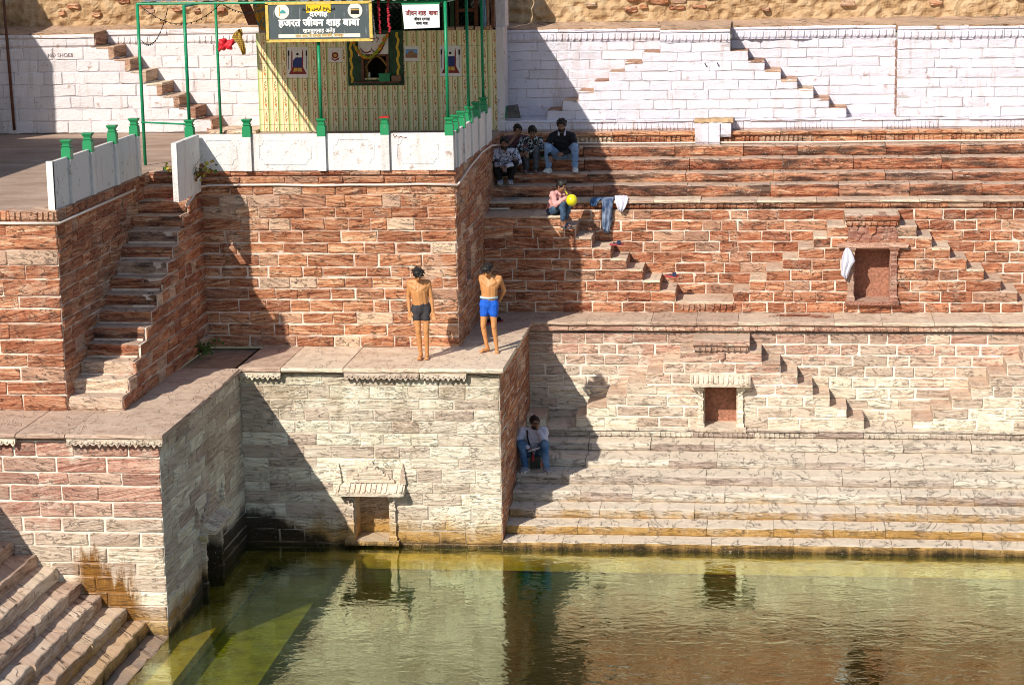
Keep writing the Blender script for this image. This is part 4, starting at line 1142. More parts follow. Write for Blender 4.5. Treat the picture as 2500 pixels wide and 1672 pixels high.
m_paper = plain('poster_paper', (.74, .72, .70), .45, .06, .0)
m_crim = plain('dark_red_print', (.22, .022, .022), .5, .15, 0); m_navy = plain('navy_print', (.02, .035, .16), .5, .2, 0)
m_black = plain('black_print', (.012, .011, .012), .5, .1, 0); m_gold = plain('gold_print', (.58, .36, .08), .5, .15, 0)
m_sky_ = plain('sky_blue_print', (.16, .35, .62), .5, .1, 0)
def at(px, py, d=0): return onY(px, py, YS - d)
def flatpoly(mb, pts, d):
    P = [onY(a, b, YS - d) for a, b in pts]; n = len(P)
    mb.add(P + [p + Vector((0, .0015, 0)) for p in P], [tuple(range(n))[::-1], tuple(range(n, 2*n))] + [(k, (k+1) % n, n + (k+1) % n, n + k) for k in range(n)])
def mosque_poster(x0, y0, label):
    th = thing('religious_poster', at(x0 + 26, y0 + 74), label, 'poster', 'tiled pictures on the shrine wall')
    m = MB(); flatpoly(m, [(x0, y0), (x0 + 26, y0), (x0 + 26, y0 + 75), (x0 + 1, y0 + 75)], .005); flatpoly(m, [(x0 + 26.3, y0), (x0 + 52, y0), (x0 + 52, y0 + 75), (x0 + 26.3, y0 + 75)], .005)
    part('sheet', m, m_paper, th)
    m = MB()
    for c in (12.5, 38.5): flatpoly(m, [(x0 + c - 1.6, y0 + 55), (x0 + c + 1.6, y0 + 55), (x0 + c + 1.4, y0 + 14), (x0 + c, y0 + 5), (x0 + c - 1.4, y0 + 14)], .0075)
    flatpoly(m, [(x0 + 5, y0 + 67), (x0 + 49, y0 + 67), (x0 + 40, y0 + 50), (x0 + 14, y0 + 50)], .0085)
    part('red_shape', m, m_crim, th)
    m = MB(); flatpoly(m, [(x0 + 15, y0 + 50), (x0 + 39, y0 + 50), (x0 + 39, y0 + 26), (x0 + 22, y0 + 26), (x0 + 15, y0 + 34)], .0065); part('blue_shape', m, m_navy, th)
    m = MB(); flatpoly(m, [(x0 + 16, y0 + 61), (x0 + 26, y0 + 60), (x0 + 26, y0 + 51.5), (x0 + 18, y0 + 51.5)], .0105); flatpoly(m, [(x0 + 27, y0 + 60), (x0 + 38, y0 + 61), (x0 + 36, y0 + 51.5), (x0 + 27, y0 + 51.5)], .0105); part('book_page', m, m_gold, th)
    m = MB()
    for c in (4.5, 48): flatpoly(m, [(x0 + c - 2, y0 + 22), (x0 + c + 2, y0 + 22), (x0 + c + 2, y0 + 11), (x0 + c, y0 + 8), (x0 + c - 2, y0 + 11)], .0075); flatpoly(m, [(x0 + c - .6, y0 + 55), (x0 + c + .6, y0 + 55), (x0 + c + .6, y0 + 22), (x0 + c - .6, y0 + 22)], .0075)
    flatpoly(m, [(x0 + 26 + 3.2*cos(k*pi/5), y0 + 18 + 3.2*sin(k*pi/5)) for k in range(10)], .0075)
    part('black_shape', m, m_black, th)
mosque_poster(700, 115, 'tall white tile picture of minarets and open book, left half of the shrine wall')
mosque_poster(1073, 112, 'tall white picture of minarets and open book, partly behind the corner pole')
th = thing('religious_poster', at(818, 152), 'small white square picture with a dark round emblem, left of the green window panel', 'poster', 'tiled pictures on the shrine wall')
m = MB(); flatpoly(m, [(801, 117), (836, 117), (836, 152), (801, 152)], .005); part('sheet', m, m_paper, th)
m = MB(); flatpoly(m, [(818 + 8*cos(k*pi/6), 136 + 8*sin(k*pi/6)) for k in range(12)], .007); flatpoly(m, [(808, 140), (817, 147), (829, 140), (827, 146), (818, 150), (810, 146)], .0075)
for c in (811, 825): flatpoly(m, [(c - 1, 138), (c + 1, 138), (c, 121)], .008)
part('emblem', m, m_crim, th)
m = MB(); flatpoly(m, [(818 + 4*cos(k*pi/6), 136 + 4*sin(k*pi/6)) for k in range(12)], .009); part('emblem_centre', m, m_gold, th)
th = thing('religious_poster', at(1005, 150), 'small landscape picture of a domed building under blue sky, right of the green window panel', 'poster', 'tiled pictures on the shrine wall')
m = MB(); flatpoly(m, [(987, 113), (1023, 113), (1023, 150), (987, 150)], .005); part('sheet', m, m_paper, th)
m = MB(); flatpoly(m, [(990, 121), (1019, 121), (1019, 142), (990, 142)], .007); part('sky_print', m, m_sky_, th)
m = MB(); flatpoly(m, [(990, 142), (1019, 142), (1019, 132), (1012, 131), (1008, 126), (1003, 123), (998, 127), (995, 132), (990, 133)], .009); part('building_print', m, plain('building_print', (.30, .16, .09), .6, .4, 0, 60), th)
cal = thing('calligraphy_panel', at(910, 137), 'white panel with dark red curved script above the shrine window', 'poster')
m = MB(); flatpoly(m, [(874, 87), (948, 84), (948, 136), (874, 138)], .036); part('sheet', m, m_paper, cal)
m = MB()
def swash(pts, r=.014):
    P = [onY(a, b, YS - .04) for a, b in pts]; m.tube(P, [r*(.4 + .6*sin(pi*(k+.5)/len(P))) for k in range(len(P))], 5)
swash([(880, 118), (886, 127), (895, 130), (905, 126), (908, 117)]); swash([(908, 122), (916, 130), (926, 129), (933, 120), (940, 105)]); swash([(912, 97), (918, 91), (924, 96), (919, 104)]); swash([(897, 100), (904, 96), (910, 104)])
part('script', m, m_crim, cal)

# garlands
def garland(pts, cols, r, label, group, n=40, name='garland'):
    P = [Vector(p) for p in pts]; L = [0]
    for a, b in zip(P, P[1:]): L.append(L[-1] + (b-a).length)
    ms = [MB() for _ in cols]
    for k in range(n):
        t = L[-1]*k/(n-1); i = 0
        while i < len(P)-2 and t > L[i+1]: i += 1
        q = P[i].lerp(P[i+1], (t-L[i])/max(1e-6, L[i+1]-L[i]))
        ms[R.randrange(len(cols))].ball(q + Vector((R.uniform(-r, r), R.uniform(-r, 0), R.uniform(-r, r)))*.5, r*R.uniform(.75, 1.2), 6, 5)
    th = thing(name, P[0], label, 'garland', group)
    part('string', MB().tube(P, r*.25, 5), m_black, th)
    for mbx, c in zip(ms, cols):
        if mbx.v: part('flowers', mbx, c, th)
m_mari = plain('marigold', (.62, .34, .02), .8, .3, .3, 40); m_lime = plain('lime_flowers', (.30, .36, .03), .8, .3, .3, 40); m_rose = plain('crimson_flowers', (.36, .02, .035), .8, .3, .3, 40); m_pet = plain('white_petals', (.72, .70, .66), .8, .2, .3, 40); m_oran = plain('orange_flowers', (.66, .16, .03), .8, .3, .3, 40)
garland([onY(862 + 84*t, 104 - 18*t + 46*sin(pi*t**.9), YS - .07) for t in [k/14 for k in range(15)]], [m_lime, m_mari, m_lime, m_oran], .03, 'thick yellow and green flower garland draped over the shrine window', None, 80)
YG = YT + .05
garland([onY(923, -2, YG), onY(926, 40, YG), onY(928, 82, YG)], [m_rose], .022, 'straight crimson garland hanging from the awning, nearer the painted sign', 'crimson garlands', 30)
garland([onY(947, -2, YG), onY(949, 40, YG), onY(952, 78, YG)], [m_rose], .022, 'straight crimson garland hanging from the awning, nearer the white notice', 'crimson garlands', 30)
garland([onY(905, 4, YG), onY(908, 30, YG), onY(912, 55, YG), onY(916, 92, YG)], [m_pet], .014, 'thin white flower string hanging beside the painted sign', None, 34)

# ------------------------------------------------------------------ boards with lettering
TMP = bpy.data.scenes.new('workbench')          # a bare scene in which lettering and figures are turned into meshes
def text(body, size, mat, loc, parent, off=.0, name='lettering', ext=.002, sx=1., align='CENTER', shear=0.):
    c = bpy.data.curves.new('t', 'FONT'); c.body = body; c.size = size;  c.extrude = ext; c.align_x = align; c.resolution_u = 3; c.shear = shear
    o = bpy.data.objects.new('t', c); TMP.collection.objects.link(o)
    vl = TMP.view_layers[0]; vl.update(); dg = vl.depsgraph
    me = bpy.data.meshes.new_from_object(o.evaluated_get(dg)); bpy.data.objects.remove(o)
    mb = MB()
    for i, (ox, oz) in enumerate(((0, 0), (off, 0), (-off, 0), (0, off), (0, -off)) if off else ((0, 0),)):     # struck several times over for a bold face
        mb.add([Vector(loc) + Vector((v.co.x*sx + ox, -v.co.z - i*.0004, v.co.y + oz)) for v in me.vertices], [tuple(p.vertices) for p in me.polygons])
    bpy.data.meshes.remove(me)
    return part(name, mb, mat, parent)
YB = YT - .13
sgn = thing('painted_sign', onY(779, 100, YB), 'large dark grey sign board with yellow border and white Hindi lettering', 'sign')
A = onY(655, 100, YB); B = onY(903, 7, YB)
m_sign = NT('faded_sign_grey'); pp = m_sign.pos(); x, y, z = m_sign.sep(pp)
sf = m_sign.noise(m_sign.comb(m_sign.math('MULTIPLY', x, 20.), 0., m_sign.math('MULTIPLY', z, 1.2)), 1.2, 5, .7)
m_sign = m_sign.col(m_sign.mix(m_sign.maprange(sf, .60, .68, 0, .8), m_sign.mix(m_sign.noise(pp, 3, 3), (.055, .07, .075), (.10, .12, .125)), (.5, .5, .48)))
part('board', MB().box((A.x, YB, A.z), (B.x, YB + .03, B.z)), m_sign, sgn)
m_yfr = plain('yellow_frame', (.60, .42, .10), .5, .25, .1, 20); m_cream = plain('cream_paint', (.80, .74, .60), .5, .06, 0)
m_wht = plain('white_lettering', (.85, .84, .80), .5, .03, 0)
for a, b in (((A.x - .03, A.z - .03), (B.x + .03, A.z + .015)), ((A.x - .03, B.z - .015), (B.x + .03, B.z + .03)), ((A.x - .03, A.z), (A.x + .02, B.z)), ((B.x - .02, A.z), (B.x + .03, B.z))):
    part('border', MB().box((a[0], YB - .012, a[1]), (b[0], YB + .035, b[1])), m_yfr, sgn)
xm = (A.x + B.x)/2; W_ = B.x - A.x; Hh = B.z - A.z
tb_ = MB().box((xm - .21, YB - .008, B.z - .155), (xm + .21, YB, B.z - .01)); part('yellow_plate', tb_, plain('bright_yellow', (.72, .47, .02), .5, .1, 0), sgn)
text('دلو سرا حمس', .085, m_black, (xm, YB - .012, B.z - .105), sgn, .001, sx=1.05)
text('दरगाह', .115, m_wht, (xm, YB - .006, A.z + Hh*.645), sgn, .006, sx=1.15)
text('हजरत जीवन शाह बाबा', .165, m_wht, (xm, YB - .006, A.z + Hh*.385), sgn, .008, sx=1.0)
text('रहमतुल्लाह अलेह', .092, m_wht, (xm, YB - .006, A.z + Hh*.205), sgn, .0022, sx=.92)
part('cream_strip', MB().box((A.x + .18, YB - .004, A.z + Hh*.07), (B.x - .18, YB, A.z + Hh*.165)), m_cream, sgn)
text('सात आठ नौ दरगाह मसजिद, जोधपुर', .062, m_gold, (xm, YB - .008, A.z + Hh*.09), sgn, .001)
for s in (-1, 1):
    cx, cz = xm + s*W_*.355, A.z + Hh*.79; r = .125
    disc = MB().rings([[(cx + r*cos(2*pi*k/20), YB, cz + r*sin(2*pi*k/20)) for k in range(20)], [(cx + r*cos(2*pi*k/20), YB - .008, cz + r*sin(2*pi*k/20)) for k in range(20)]])
    ro = part('roundel', disc, m_cream, sgn)
    q = MB()
    if s > 0:
        q.box((cx - .075, YB - .012, cz - .06), (cx + .07, YB - .008, cz + .035)); part('roundel_picture', q, m_black, ro)
        part('roundel_band', MB().box((cx - .075, YB - .014, cz + .005), (cx + .07, YB - .011, cz + .018)), m_gold, ro)
    else:
        q.rings([[(cx + .015 + .05*cos(pi*k/8), YB - .008, cz - .03 + .055*sin(pi*k/8)) for k in range(9)], [(cx + .015 + .05*cos(pi*k/8), YB - .013, cz - .03 + .055*sin(pi*k/8)) for k in range(9)]])
        part('roundel_picture', q, plain('teal_print', (.05, .30, .30), .5, .1, 0), ro)
        part('roundel_tower', MB().box((cx - .05, YB - .013, cz - .07), (cx - .035, YB - .008, cz + .08)), m_gold, ro)
nb_ = thing('white_notice', onY(1030, 72, YB + .05), 'white painted notice board with red and black hand lettering beside the corner pole', 'sign')
A = onY(987, 72, YB + .05); B = onY(1072, 9, YB + .05); xm = (A.x+B.x)/2
part('board', MB().hexa([(A.x, YB + .05, A.z), (B.x, YB + .05, A.z + .02), (B.x, YB + .07, A.z + .02), (A.x, YB + .07, A.z), (A.x - .03, YB + .05, B.z), (B.x, YB + .05, B.z), (B.x, YB + .07, B.z), (A.x - .03, YB + .07, B.z)]), plain('notice_white', (.74, .75, .74), .5, .12, .05, 6), nb_)
part('green_edge', MB().box((A.x - .04, YB + .045, B.z - .012), (B.x + .01, YB + .075, B.z + .012)), m_bgreen, nb_)
text('जीवन शाह  बाबा', .105, m_crim, (xm, YB + .044, B.z - .19), nb_, .002, sx=.85)
text('जीवन दरगाह\nबाबा शाह', .068, m_black, (xm, YB + .044, B.z - .275), nb_, .001, sx=.85)
wr = solo('wall_graffiti', MB().box((0, 0, 0), (0.001, .001, .001)), m_black, 'x', 'writing') if False else None
gr = thing('wall_writing', onY(147, 140, YL - .03), 'faint dark hand-painted words NO SHOES on the shaded white wall', 'writing')
text('NO SHOES', .105, plain('faded_brown_paint', (.16, .11, .12), .8, .3, 0), onY(147, 140, YL - .028), gr, .0, sx=1.05)
scr = MB(); scr.tube([onY(a, b, YT - .06) for a, b in ((960, 328), (963, 336), (968, 331), (973, 336), (979, 333), (986, 338), (993, 335))], .005, 5)
solo('red_scribble', scr, m_crim, 'small red scribble painted on the right panel of the front parapet', 'writing')

# ------------------------------------------------------------------ pipes
m_pvc = plain('cream_pvc', (.70, .58, .50), .45, .1, 0)
P = [onY(-30, 545, Y0 - .04), onY(141, 546, Y0 - .04)]; P[1].x = XT0 + .04
z_ = P[1].z
P.append(Vector((XT0 + .05, 35.0, onX(300, 476, XT0 + .05).z)))
solo('plastic_pipe', MB().tube(P, .022, 8), m_pvc, 'cream plastic pipe clipped round the corner of the left tower', 'pipe', 'cream plastic pipes', True)
zp = onY(800, 452, YT - .04).z
P = [Vector((XF + .02, 35.1, zp - .22)), Vector((XF + .03, 35.9, zp)), Vector((XF + .12, YT - .045, zp))]
for k in range(1, 8): P.append(Vector((XF + .12 + (XTR + .06 - XF - .12)*k/7, YT - .045, zp + R.uniform(-.012, .012))))
solo('plastic_pipe', MB().tube(P, .02, 8), m_pvc, 'cream plastic pipe running along the top of the middle tower front', 'pipe', 'cream plastic pipes', True)
P = [Vector((XTR + .06, YT - .045, zp)), onX(1150, 405, XTR + .05), onX(1178, 372, XTR + .05), onX(1200, 356, XTR + .05)]
P.append(Vector((XTR + .2, YU[5] - .06, ZU[4] + .03)))
for k in range(1, 13): P.append(Vector((XTR + .2 + 12*k/12, YU[5] - .07, ZU[4] + .03 + R.uniform(-.012, .014))))
solo('plastic_pipe', MB().tube(P, .018, 8), m_pvc, 'cream plastic pipe lying along the back of the topmost red step', 'pipe', 'cream plastic pipes', True)
rp = MB().tube([onY(8, -10, YL - .06), onY(35, 318, YL - .06)], .03, 8)
solo('rusty_pipe', rp, m_brownw, 'rusty brown upright pipe on the shaded white wall at the far left edge', 'pipe', None, True)

for i, (pa, pb_, sag, lab) in enumerate((((340, 12), (540, 8), .35, 'thin dark string of tiny lights sagging between the tallest pole and the red cloth pole'), ((345, 100), (410, 20), .28, 'short dark looped chain hanging from the tallest green pole'), ((540, 8), (650, 20), .12, 'thin dark wire running from the red cloth pole to the sign board'))):
    a, b = onY(*pa, 37.4), onY(*pb_, 37.4 if i < 2 else 36.6); m = MB(); P = [a.lerp(b, k/16) - ZV*sag*4*(k/16)*(1-k/16) for k in range(17)]
    m.tube(P, .006, 4)
    for p in P[1:-1]: m.ball(p - ZV*.012, (.012, .012, .018), 5, 4)
    solo('light_string', m, m_black, lab, 'wire')

# ------------------------------------------------------------------ people
import numpy as np
def skin_mat(name, c):
    t = NT(name); p = t.pos(); f = t.noise(p, 16, 4)
    t.b.inputs['Roughness'].default_value = .5; t.b.inputs['Specular IOR Level'].default_value = .4
    k = t.maprange(f, .3, .7, .86, 1.12)
    return t.col(t.mix(1., c, t.comb(k, k, k), 'MULTIPLY'))
m_skin = skin_mat('tanned_skin', (.54, .245, .09)); m_skin2 = skin_mat('brown_skin', (.27, .13, .08))
m_hair = plain('black_hair', (.016, .013, .012), .45, .5, .5, 70)
m_eye = plain('eye_white', (.34, .30, .27), .3, .02, 0); m_iris = plain('dark_eye', (.015, .01, .008), .25, .02, 0); m_lip = plain('lips', (.22, .085, .06), .5, .05, 0)
def cloth(name, c, c2=None, kind=None, scale=16, rough=.85):
    t = NT(name); p = t.obj(); f = t.noise(p, 7, 4, .6)
    t.b.inputs['Roughness'].default_value = rough
    k = t.maprange(f, .3, .7, .78, 1.15); base = t.mix(1., c, t.comb(k, k, k), 'MULTIPLY')
    if kind == 'print':
        v = t.n('TexVoronoi', {'Vector': p, 'Scale': scale}, feature='F1').outputs['Distance']; q = t.noise(p, scale*1.6, 3, .6, 1.2)
        base = t.mix(t.maprange(t.math('ADD', q, t.math('MULTIPLY', v, .15)), .50, .54), base, c2)
    if kind == 'check':
        x, y, z = t.sep(p)
        g = t.math('MAXIMUM', t.maprange(t.math('SINE', t.math('MULTIPLY', x, 150.)), .6, .8), t.maprange(t.math('SINE', t.math('MULTIPLY', z, 150.)), .6, .8))
        base = t.mix(t.math('MULTIPLY', g, .7), base, c2)
    if kind == 'denim':
        base = t.mix(t.maprange(t.noise(p, 5, 3), .4, .68), base, c2)
    t.bump(t.math('ADD', t.noise(p, 22, 3, .6, .8), t.math('MULTIPLY', t.noise(p, 160, 1), .2)), .5, .015)
    return t.col(base)
def remesh(mb, vox, name, mat, parent, smooth=2, fold=0., label=None, seed=0.):
    me = mesh('tmp', mb, None)
    o = bpy.data.objects.new('tmp', me); TMP.collection.objects.link(o)
    md = o.modifiers.new('r', 'REMESH'); md.mode = 'VOXEL'; md.voxel_size = vox; md.use_smooth_shade = True
    if smooth:
        s = o.modifiers.new('s', 'SMOOTH'); s.factor = .5; s.iterations = smooth
    vl = TMP.view_layers[0]; vl.update(); dg = vl.depsgraph
    nm = bpy.data.meshes.new_from_object(o.evaluated_get(dg)); bpy.data.objects.remove(o); bpy.data.meshes.remove(me)
    nm.name = name
    off = WL[parent.name]; n_v = len(nm.vertices)
    co = np.empty(n_v*3, dtype=np.float32); nm.vertices.foreach_get('co', co); co = co.reshape(-1, 3)
    if fold:
        no = np.empty(n_v*3, dtype=np.float32); nm.vertices.foreach_get('normal', no); no = no.reshape(-1, 3)
        q = sum(np.sin(co @ np.array(w_) + f_ + seed)*g_ for w_, f_, g_ in (((31, 12, -22), 1., .5), ((-17, 33, 25), 2.3, .45), ((52, -30, 41), 4.1, .3), ((-61, -44, 58), .6, .25), ((14, 9, 63), 3., .4)))
        co = co + no*(fold*.6*q)[:, None]
    co = co - np.array(off, dtype=np.float32)
    nm.vertices.foreach_set('co', co.astype(np.float32).ravel()); nm.update()
    nm.materials.clear(); nm.materials.append(mat)
    nm.polygons.foreach_set('use_smooth', [True]*len(nm.polygons))
    p = bpy.data.objects.new(name, nm); link(p, parent)
    if label: p['label'] = label
    return p

def person(label, base, rz, J, s=1., skin=None, shirt=None, sleeve=1., trousers=None, leg=1., shoes=None, sole=None, head=(0, 0), hair='short', beard=False, hands=None, collar=None, toes=0., cuff=None, band=None, slim=1., sandal=None, group=None, hair_h=1.):
    skin = skin or m_skin2
    base = Vector(base); rot = Matrix.Rotation(rad(rz), 3, 'Z')
    th = thing('person', base, label, 'person', group)
    def W(p): return base + rot @ (Vector(p)*s)
    P = {k: W(v) for k, v in J.items()}
    side_ = (P['shR'] - P['shL']).normalized(); hs = (P['hipR'] - P['hipL']).normalized()
    k = s*slim
    b = MB()
    pel, ch, nk = P['pel'], P['chest'], P['neck']
    hw = (P['shR'] - P['shL']).length/2
    fwd = rot @ Vector((0, -1, 0))
    b.capsule(pel + fwd*.012*k, .095*k, ch + fwd*.018*k, .098*k); b.capsule(ch + fwd*.018*k, .098*k, nk - (nk - ch).normalized()*.075*s, .058*k)
    for sg in (-1, 1):
        b.capsule(pel + hs*sg*.055*k, .088*k, ch + side_*sg*.052*k, .098*k)
        b.capsule(ch + side_*sg*.052*k, .098*k, nk + side_*sg*.05*k - (nk - ch).normalized()*.09*s, .062*k)
        S = 'L' if sg < 0 else 'R'
        b.capsule(nk - (nk - ch).normalized()*.04*s, .05*k, P['sh'+S], .052*k)
        b.capsule(ch + side_*sg*.07*k, .085*k, P['sh'+S] - ZV*.03*s, .055*k)
        b.capsule(P['sh'+S], .05*k, P['el'+S], .036*k); b.capsule(P['el'+S], .036*k, P['wr'+S], .024*k)
        b.capsule(P['el'+S].lerp(P['wr'+S], .12), .037*k, P['el'+S].lerp(P['wr'+S], .4), .033*k)
        b.capsule(pel + hs*sg*.06*k, .09*k, P['hip'+S], .085*k)
        b.capsule(P['hip'+S], .082*k, P['kn'+S], .05*k); b.capsule(P['kn'+S], .05*k, P['an'+S], .034*k)
        b.capsule(P['kn'+S] + fwd*.012*k + ZV*.03*s, .043*k, P['kn'+S] + fwd*.014*k - ZV*.02*s, .040*k)
        b.capsule(P['kn'+S].lerp(P['an'+S], .15), .05*k, P['kn'+S].lerp(P['an'+S], .42), .047*k)
        fd = (P['toe'+S] - P['an'+S]); fd.z = 0; fd.normalize()
        hl = P['an'+S] - ZV*.045*s
        b.capsule(P['an'+S], .036*k, hl - fd*.03*s, .034*k); b.capsule(hl - fd*.02*s, .034*k, P['toe'+S] + ZV*.022*s - fd*.05*s, .03*k)
        fx = Vector((-fd.y, fd.x, 0))
        for q in (-.03, -.015, 0, .014, .027): b.capsule(P['toe'+S] + fx*q*s + ZV*.016*s - fd*.05*s, .012*s, P['toe'+S] + fx*q*s*1.1 + ZV*.010*s - fd*abs(q)*.5*s, .010*s)
    # head
    if not shirt:
        for sg in (-1, 1): b.capsule(ch + side_*sg*.05*k + fwd*.055*k + ZV*.045*s, .05*k, ch + side_*sg*.10*k + fwd*.035*k + ZV*.075*s, .045*k)
    pitch, yaw = head
    Hm = rot @ Matrix.Rotation(rad(yaw), 3, 'Z') @ Matrix.Rotation(rad(pitch), 3, 'X')
    hc = P['head']
    def HD(x, y, z): return hc + Hm @ (Vector((x, y, z))*s)
    b.capsule(nk - ZV*.03*s, .05*k, hc + Hm @ Vector((0, .02, -.07))*s, .046*k)
    def blob(c, r):
        m = MB().ball((0, 0, 0), r, 14, 10); b.add([HD(*(Vector(c) + v)) for v in m.v], m.f)
    blob((0, .012, .025), (.074, .092, .088)); blob((0, -.012, -.035), (.062, .072, .07)); blob((0, -.045, -.082), (.032, .03, .028)); blob((0, -.02, -.07), (.05, .052, .04))
    b.capsule(HD(0, -.078, .012), .010*s, HD(0, -.100, -.026), .014*s); b.capsule(HD(-.014, -.088, -.03), .009*s, HD(.014, -.088, -.03), .009*s)
    b.capsule(HD(-.035, -.074, .022), .011*s, HD(.035, -.074, .022), .011*s); b.capsule(HD(-.02, -.079, -.056), .009*s, HD(.02, -.079, -.056), .009*s)
    for sg in (-1, 1):
        blob((sg*.076, .012, -.006), (.012, .02, .03)); blob((sg*.04, -.058, -.022), (.022, .02, .02))
    # hands: palm, four fingers, thumb
    hands = hands or {}
    for S in 'LR':
        w = P['wr'+S]; d, n_ = hands.get(S, ((0, -.1, -1), (0, -1, 0)))[:2]; curl = hands[S][2] if S in hands and len(hands[S]) > 2 else .5
        d = (rot @ Vector(d)).normalized(); n_ = rot @ Vector(n_); n_ = (n_ - d*n_.dot(d)).normalized(); a = d.cross(n_)
        if S == 'L': a = -a
        for q in (-.024, -.008, .008, .024): b.capsule(w + d*.01*s + a*q*.5*s, .013*s, w + d*.075*s + a*q*s, .0125*s, 8)
        for q, L in ((-.027, .058), (-.009, .07), (.009, .066), (.026, .05)):
            p0 = w + d*.078*s + a*q*s; d1 = (d + n_*curl*.6 + a*q*2).normalized(); p1 = p0 + d1*L*.52*s; d2 = (d + n_*curl*1.5).normalized(); p2 = p1 + d2*L*.5*s
            b.capsule(p0, .0095*s, p1, .0088*s, 7); b.capsule(p1, .0088*s, p2, .0075*s, 7)
        t0 = w + d*.02*s + a*.024*s; t1 = t0 + (d*.7 + a*.7 + n_*.3).normalized()*.04*s; t2 = t1 + (d + n_*.4 + a*.15).normalized()*.032*s
        b.capsule(t0, .013*s, t1, .0105*s, 7); b.capsule(t1, .0105*s, t2, .009*s, 7)
    remesh(b, .0068*s, 'body', skin, th, 2)
    # eyes, brows, lips
    for sg in (-1, 1):
        e = part('eye', MB().ball(HD(sg*.031, -.0735, .004), .0105*s, 10, 7), m_eye, th, True)
        part('iris', MB().ball(HD(sg*.031, -.0795, .003), .0066*s, 8, 6), m_iris, e, True)
        part('eyebrow', MB().capsule(HD(sg*.014, -.088, .024), .005*s, HD(sg*.05, -.073, .026), .004*s, 6), m_hair, th, True)
    part('lips', MB().capsule(HD(-.019, -.087, -.056), .0055*s, HD(.019, -.087, -.056), .0055*s, 6), m_lip, th, True)
    h = MB()
    def hblob(c, r):
        m = MB().ball((0, 0, 0), r, 12, 8); h.add([HD(*(Vector(c) + v)) for v in m.v], m.f)
    hblob((0, .022, .042), (.083, .092, .083*hair_h)); hblob((0, .055, .0), (.074, .065, .075)); hblob((0, -.035, .082), (.062, .055, .036))
    for sg in (-1, 1): hblob((sg*.066, -.0, .03), (.022, .055, .045))
    rq = random.Random(int(abs(base.x)*1000))
    for i in range(46 if hair != 'neat' else 26):
        u = rq.uniform(-1, 1); v = rq.uniform(0, 2*pi); q = math.sqrt(1 - u*u)
        if u < -.1 and sin(v) < 0: continue
        p0 = Vector((.075*q*cos(v), .02 + .085*q*sin(v), .04 + .08*max(u, -.4)*hair_h)); dn = Vector((q*cos(v), q*sin(v) - .35, u*.6 - (.3 if hair == 'mop' else 0)))
        L = .045 if hair == 'mop' else (.02 if hair == 'neat' else .03)
        h.capsule(HD(*p0), .015*s, HD(*(p0 + dn*L)), .007*s, 6)
    if hair == 'mop':
        for i in range(9):
            x_ = -.06 + .015*i; h.capsule(HD(x_, -.06, .085), .017*s, HD(x_*1.1, -.092, .035 + rq.uniform(-.015, .015)), .007*s, 6)
    remesh(h, .008*s, 'hair', m_hair, th, 1)
    if beard:
        q = MB()
        for i in range(17):
            a = -1.25 + 2.5*i/16; x_, y_ = .062*sin(a), -.012 - .066*cos(a)
            q.capsule(HD(x_*1.03, y_ + .004, -.055), .010*s, HD(x_*.86, y_*1.02 - .006, -.092), .012*s, 6)
        q.capsule(HD(-.024, -.086, -.046), .006*s, HD(.024, -.086, -.046), .006*s, 6)
        remesh(q, .006*s, 'beard', m_hair, th, 1)
    if shirt:
        c = MB(); ex = .018
        c.capsule(pel + fwd*.012*k, (.095+ex)*k, ch + fwd*.018*k, (.098+ex)*k); c.capsule(ch + fwd*.018*k, (.098+ex)*k, nk - (nk - ch).normalized()*.085*s, (.058+ex)*k)
        for sg in (-1, 1):
            S = 'L' if sg < 0 else 'R'
            c.capsule(pel + hs*sg*.06*k - ZV*.0*s, (.095+ex)*k, ch + side_*sg*.055*k, (.10+ex)*k); c.capsule(ch + side_*sg*.055*k, (.10+ex)*k, nk + side_*sg*.05*k - (nk - ch).normalized()*.095*s, (.062+ex)*k)
            c.capsule(nk - (nk - ch).normalized()*.055*s, (.05+ex)*k, P['sh'+S], (.054+ex)*k); c.capsule(ch + side_*sg*.07*k, (.085+ex)*k, P['sh'+S] - ZV*.03*s, (.058+ex)*k)
            c.capsule(P['sh'+S], (.054+ex)*k, P['el'+S], (.042+ex)*k)
            if sleeve > .5: c.capsule(P['el'+S], (.042+ex)*k, P['el'+S].lerp(P['wr'+S], (sleeve - .5)*2*.96), (.030+ex*.7)*k)
        remesh(c, .011*s, 'shirt', shirt, th, 2, .012*s)
        if collar:
            c = MB(); fw = Hm @ Vector((0, -1, 0)); fw = rot @ Vector((0, -1, 0))
            for sg in (-1, 1):
                q0 = nk + side_*sg*.055*k - ZV*.015*s; c.capsule(nk + side_*sg*.045*k - fw*.05*s, .018*s, q0, .022*s); c.capsule(q0, .022*s, nk + side_*sg*.055*k + fw*.085*s - ZV*.075*s, .020*s)
            remesh(c, .007*s, 'collar', collar, th, 1)
    if trousers:
        c = MB(); ex = .016
        c.capsule(pel + fwd*.012*k + ZV*.045*s, (.095+ex*.7)*k, pel + fwd*.008*k - ZV*.03*s, (.09+ex)*k)
        for sg in (-1, 1):
            S = 'L' if sg < 0 else 'R'
            c.capsule(pel + hs*sg*.055*k + ZV*.04*s, (.088+ex*.6)*k, P['hip'+S], (.086+ex)*k)
            if leg < .5: c.capsule(P['hip'+S], (.088+ex*.5)*k, P['hip'+S].lerp(P['kn'+S], leg*2), (.072+ex*.6)*k)
            else:
                c.capsule(P['hip'+S], (.084+ex)*k, P['kn'+S], (.058+ex)*k); c.capsule(P['kn'+S], (.058+ex)*k, P['kn'+S].lerp(P['an'+S], (leg - .5)*2), (.044+ex)*k)
        remesh(c, .010*s, 'trousers' if leg > .5 else 'trunks', trousers, th, 2, (.010 if leg > .5 else .004)*s)
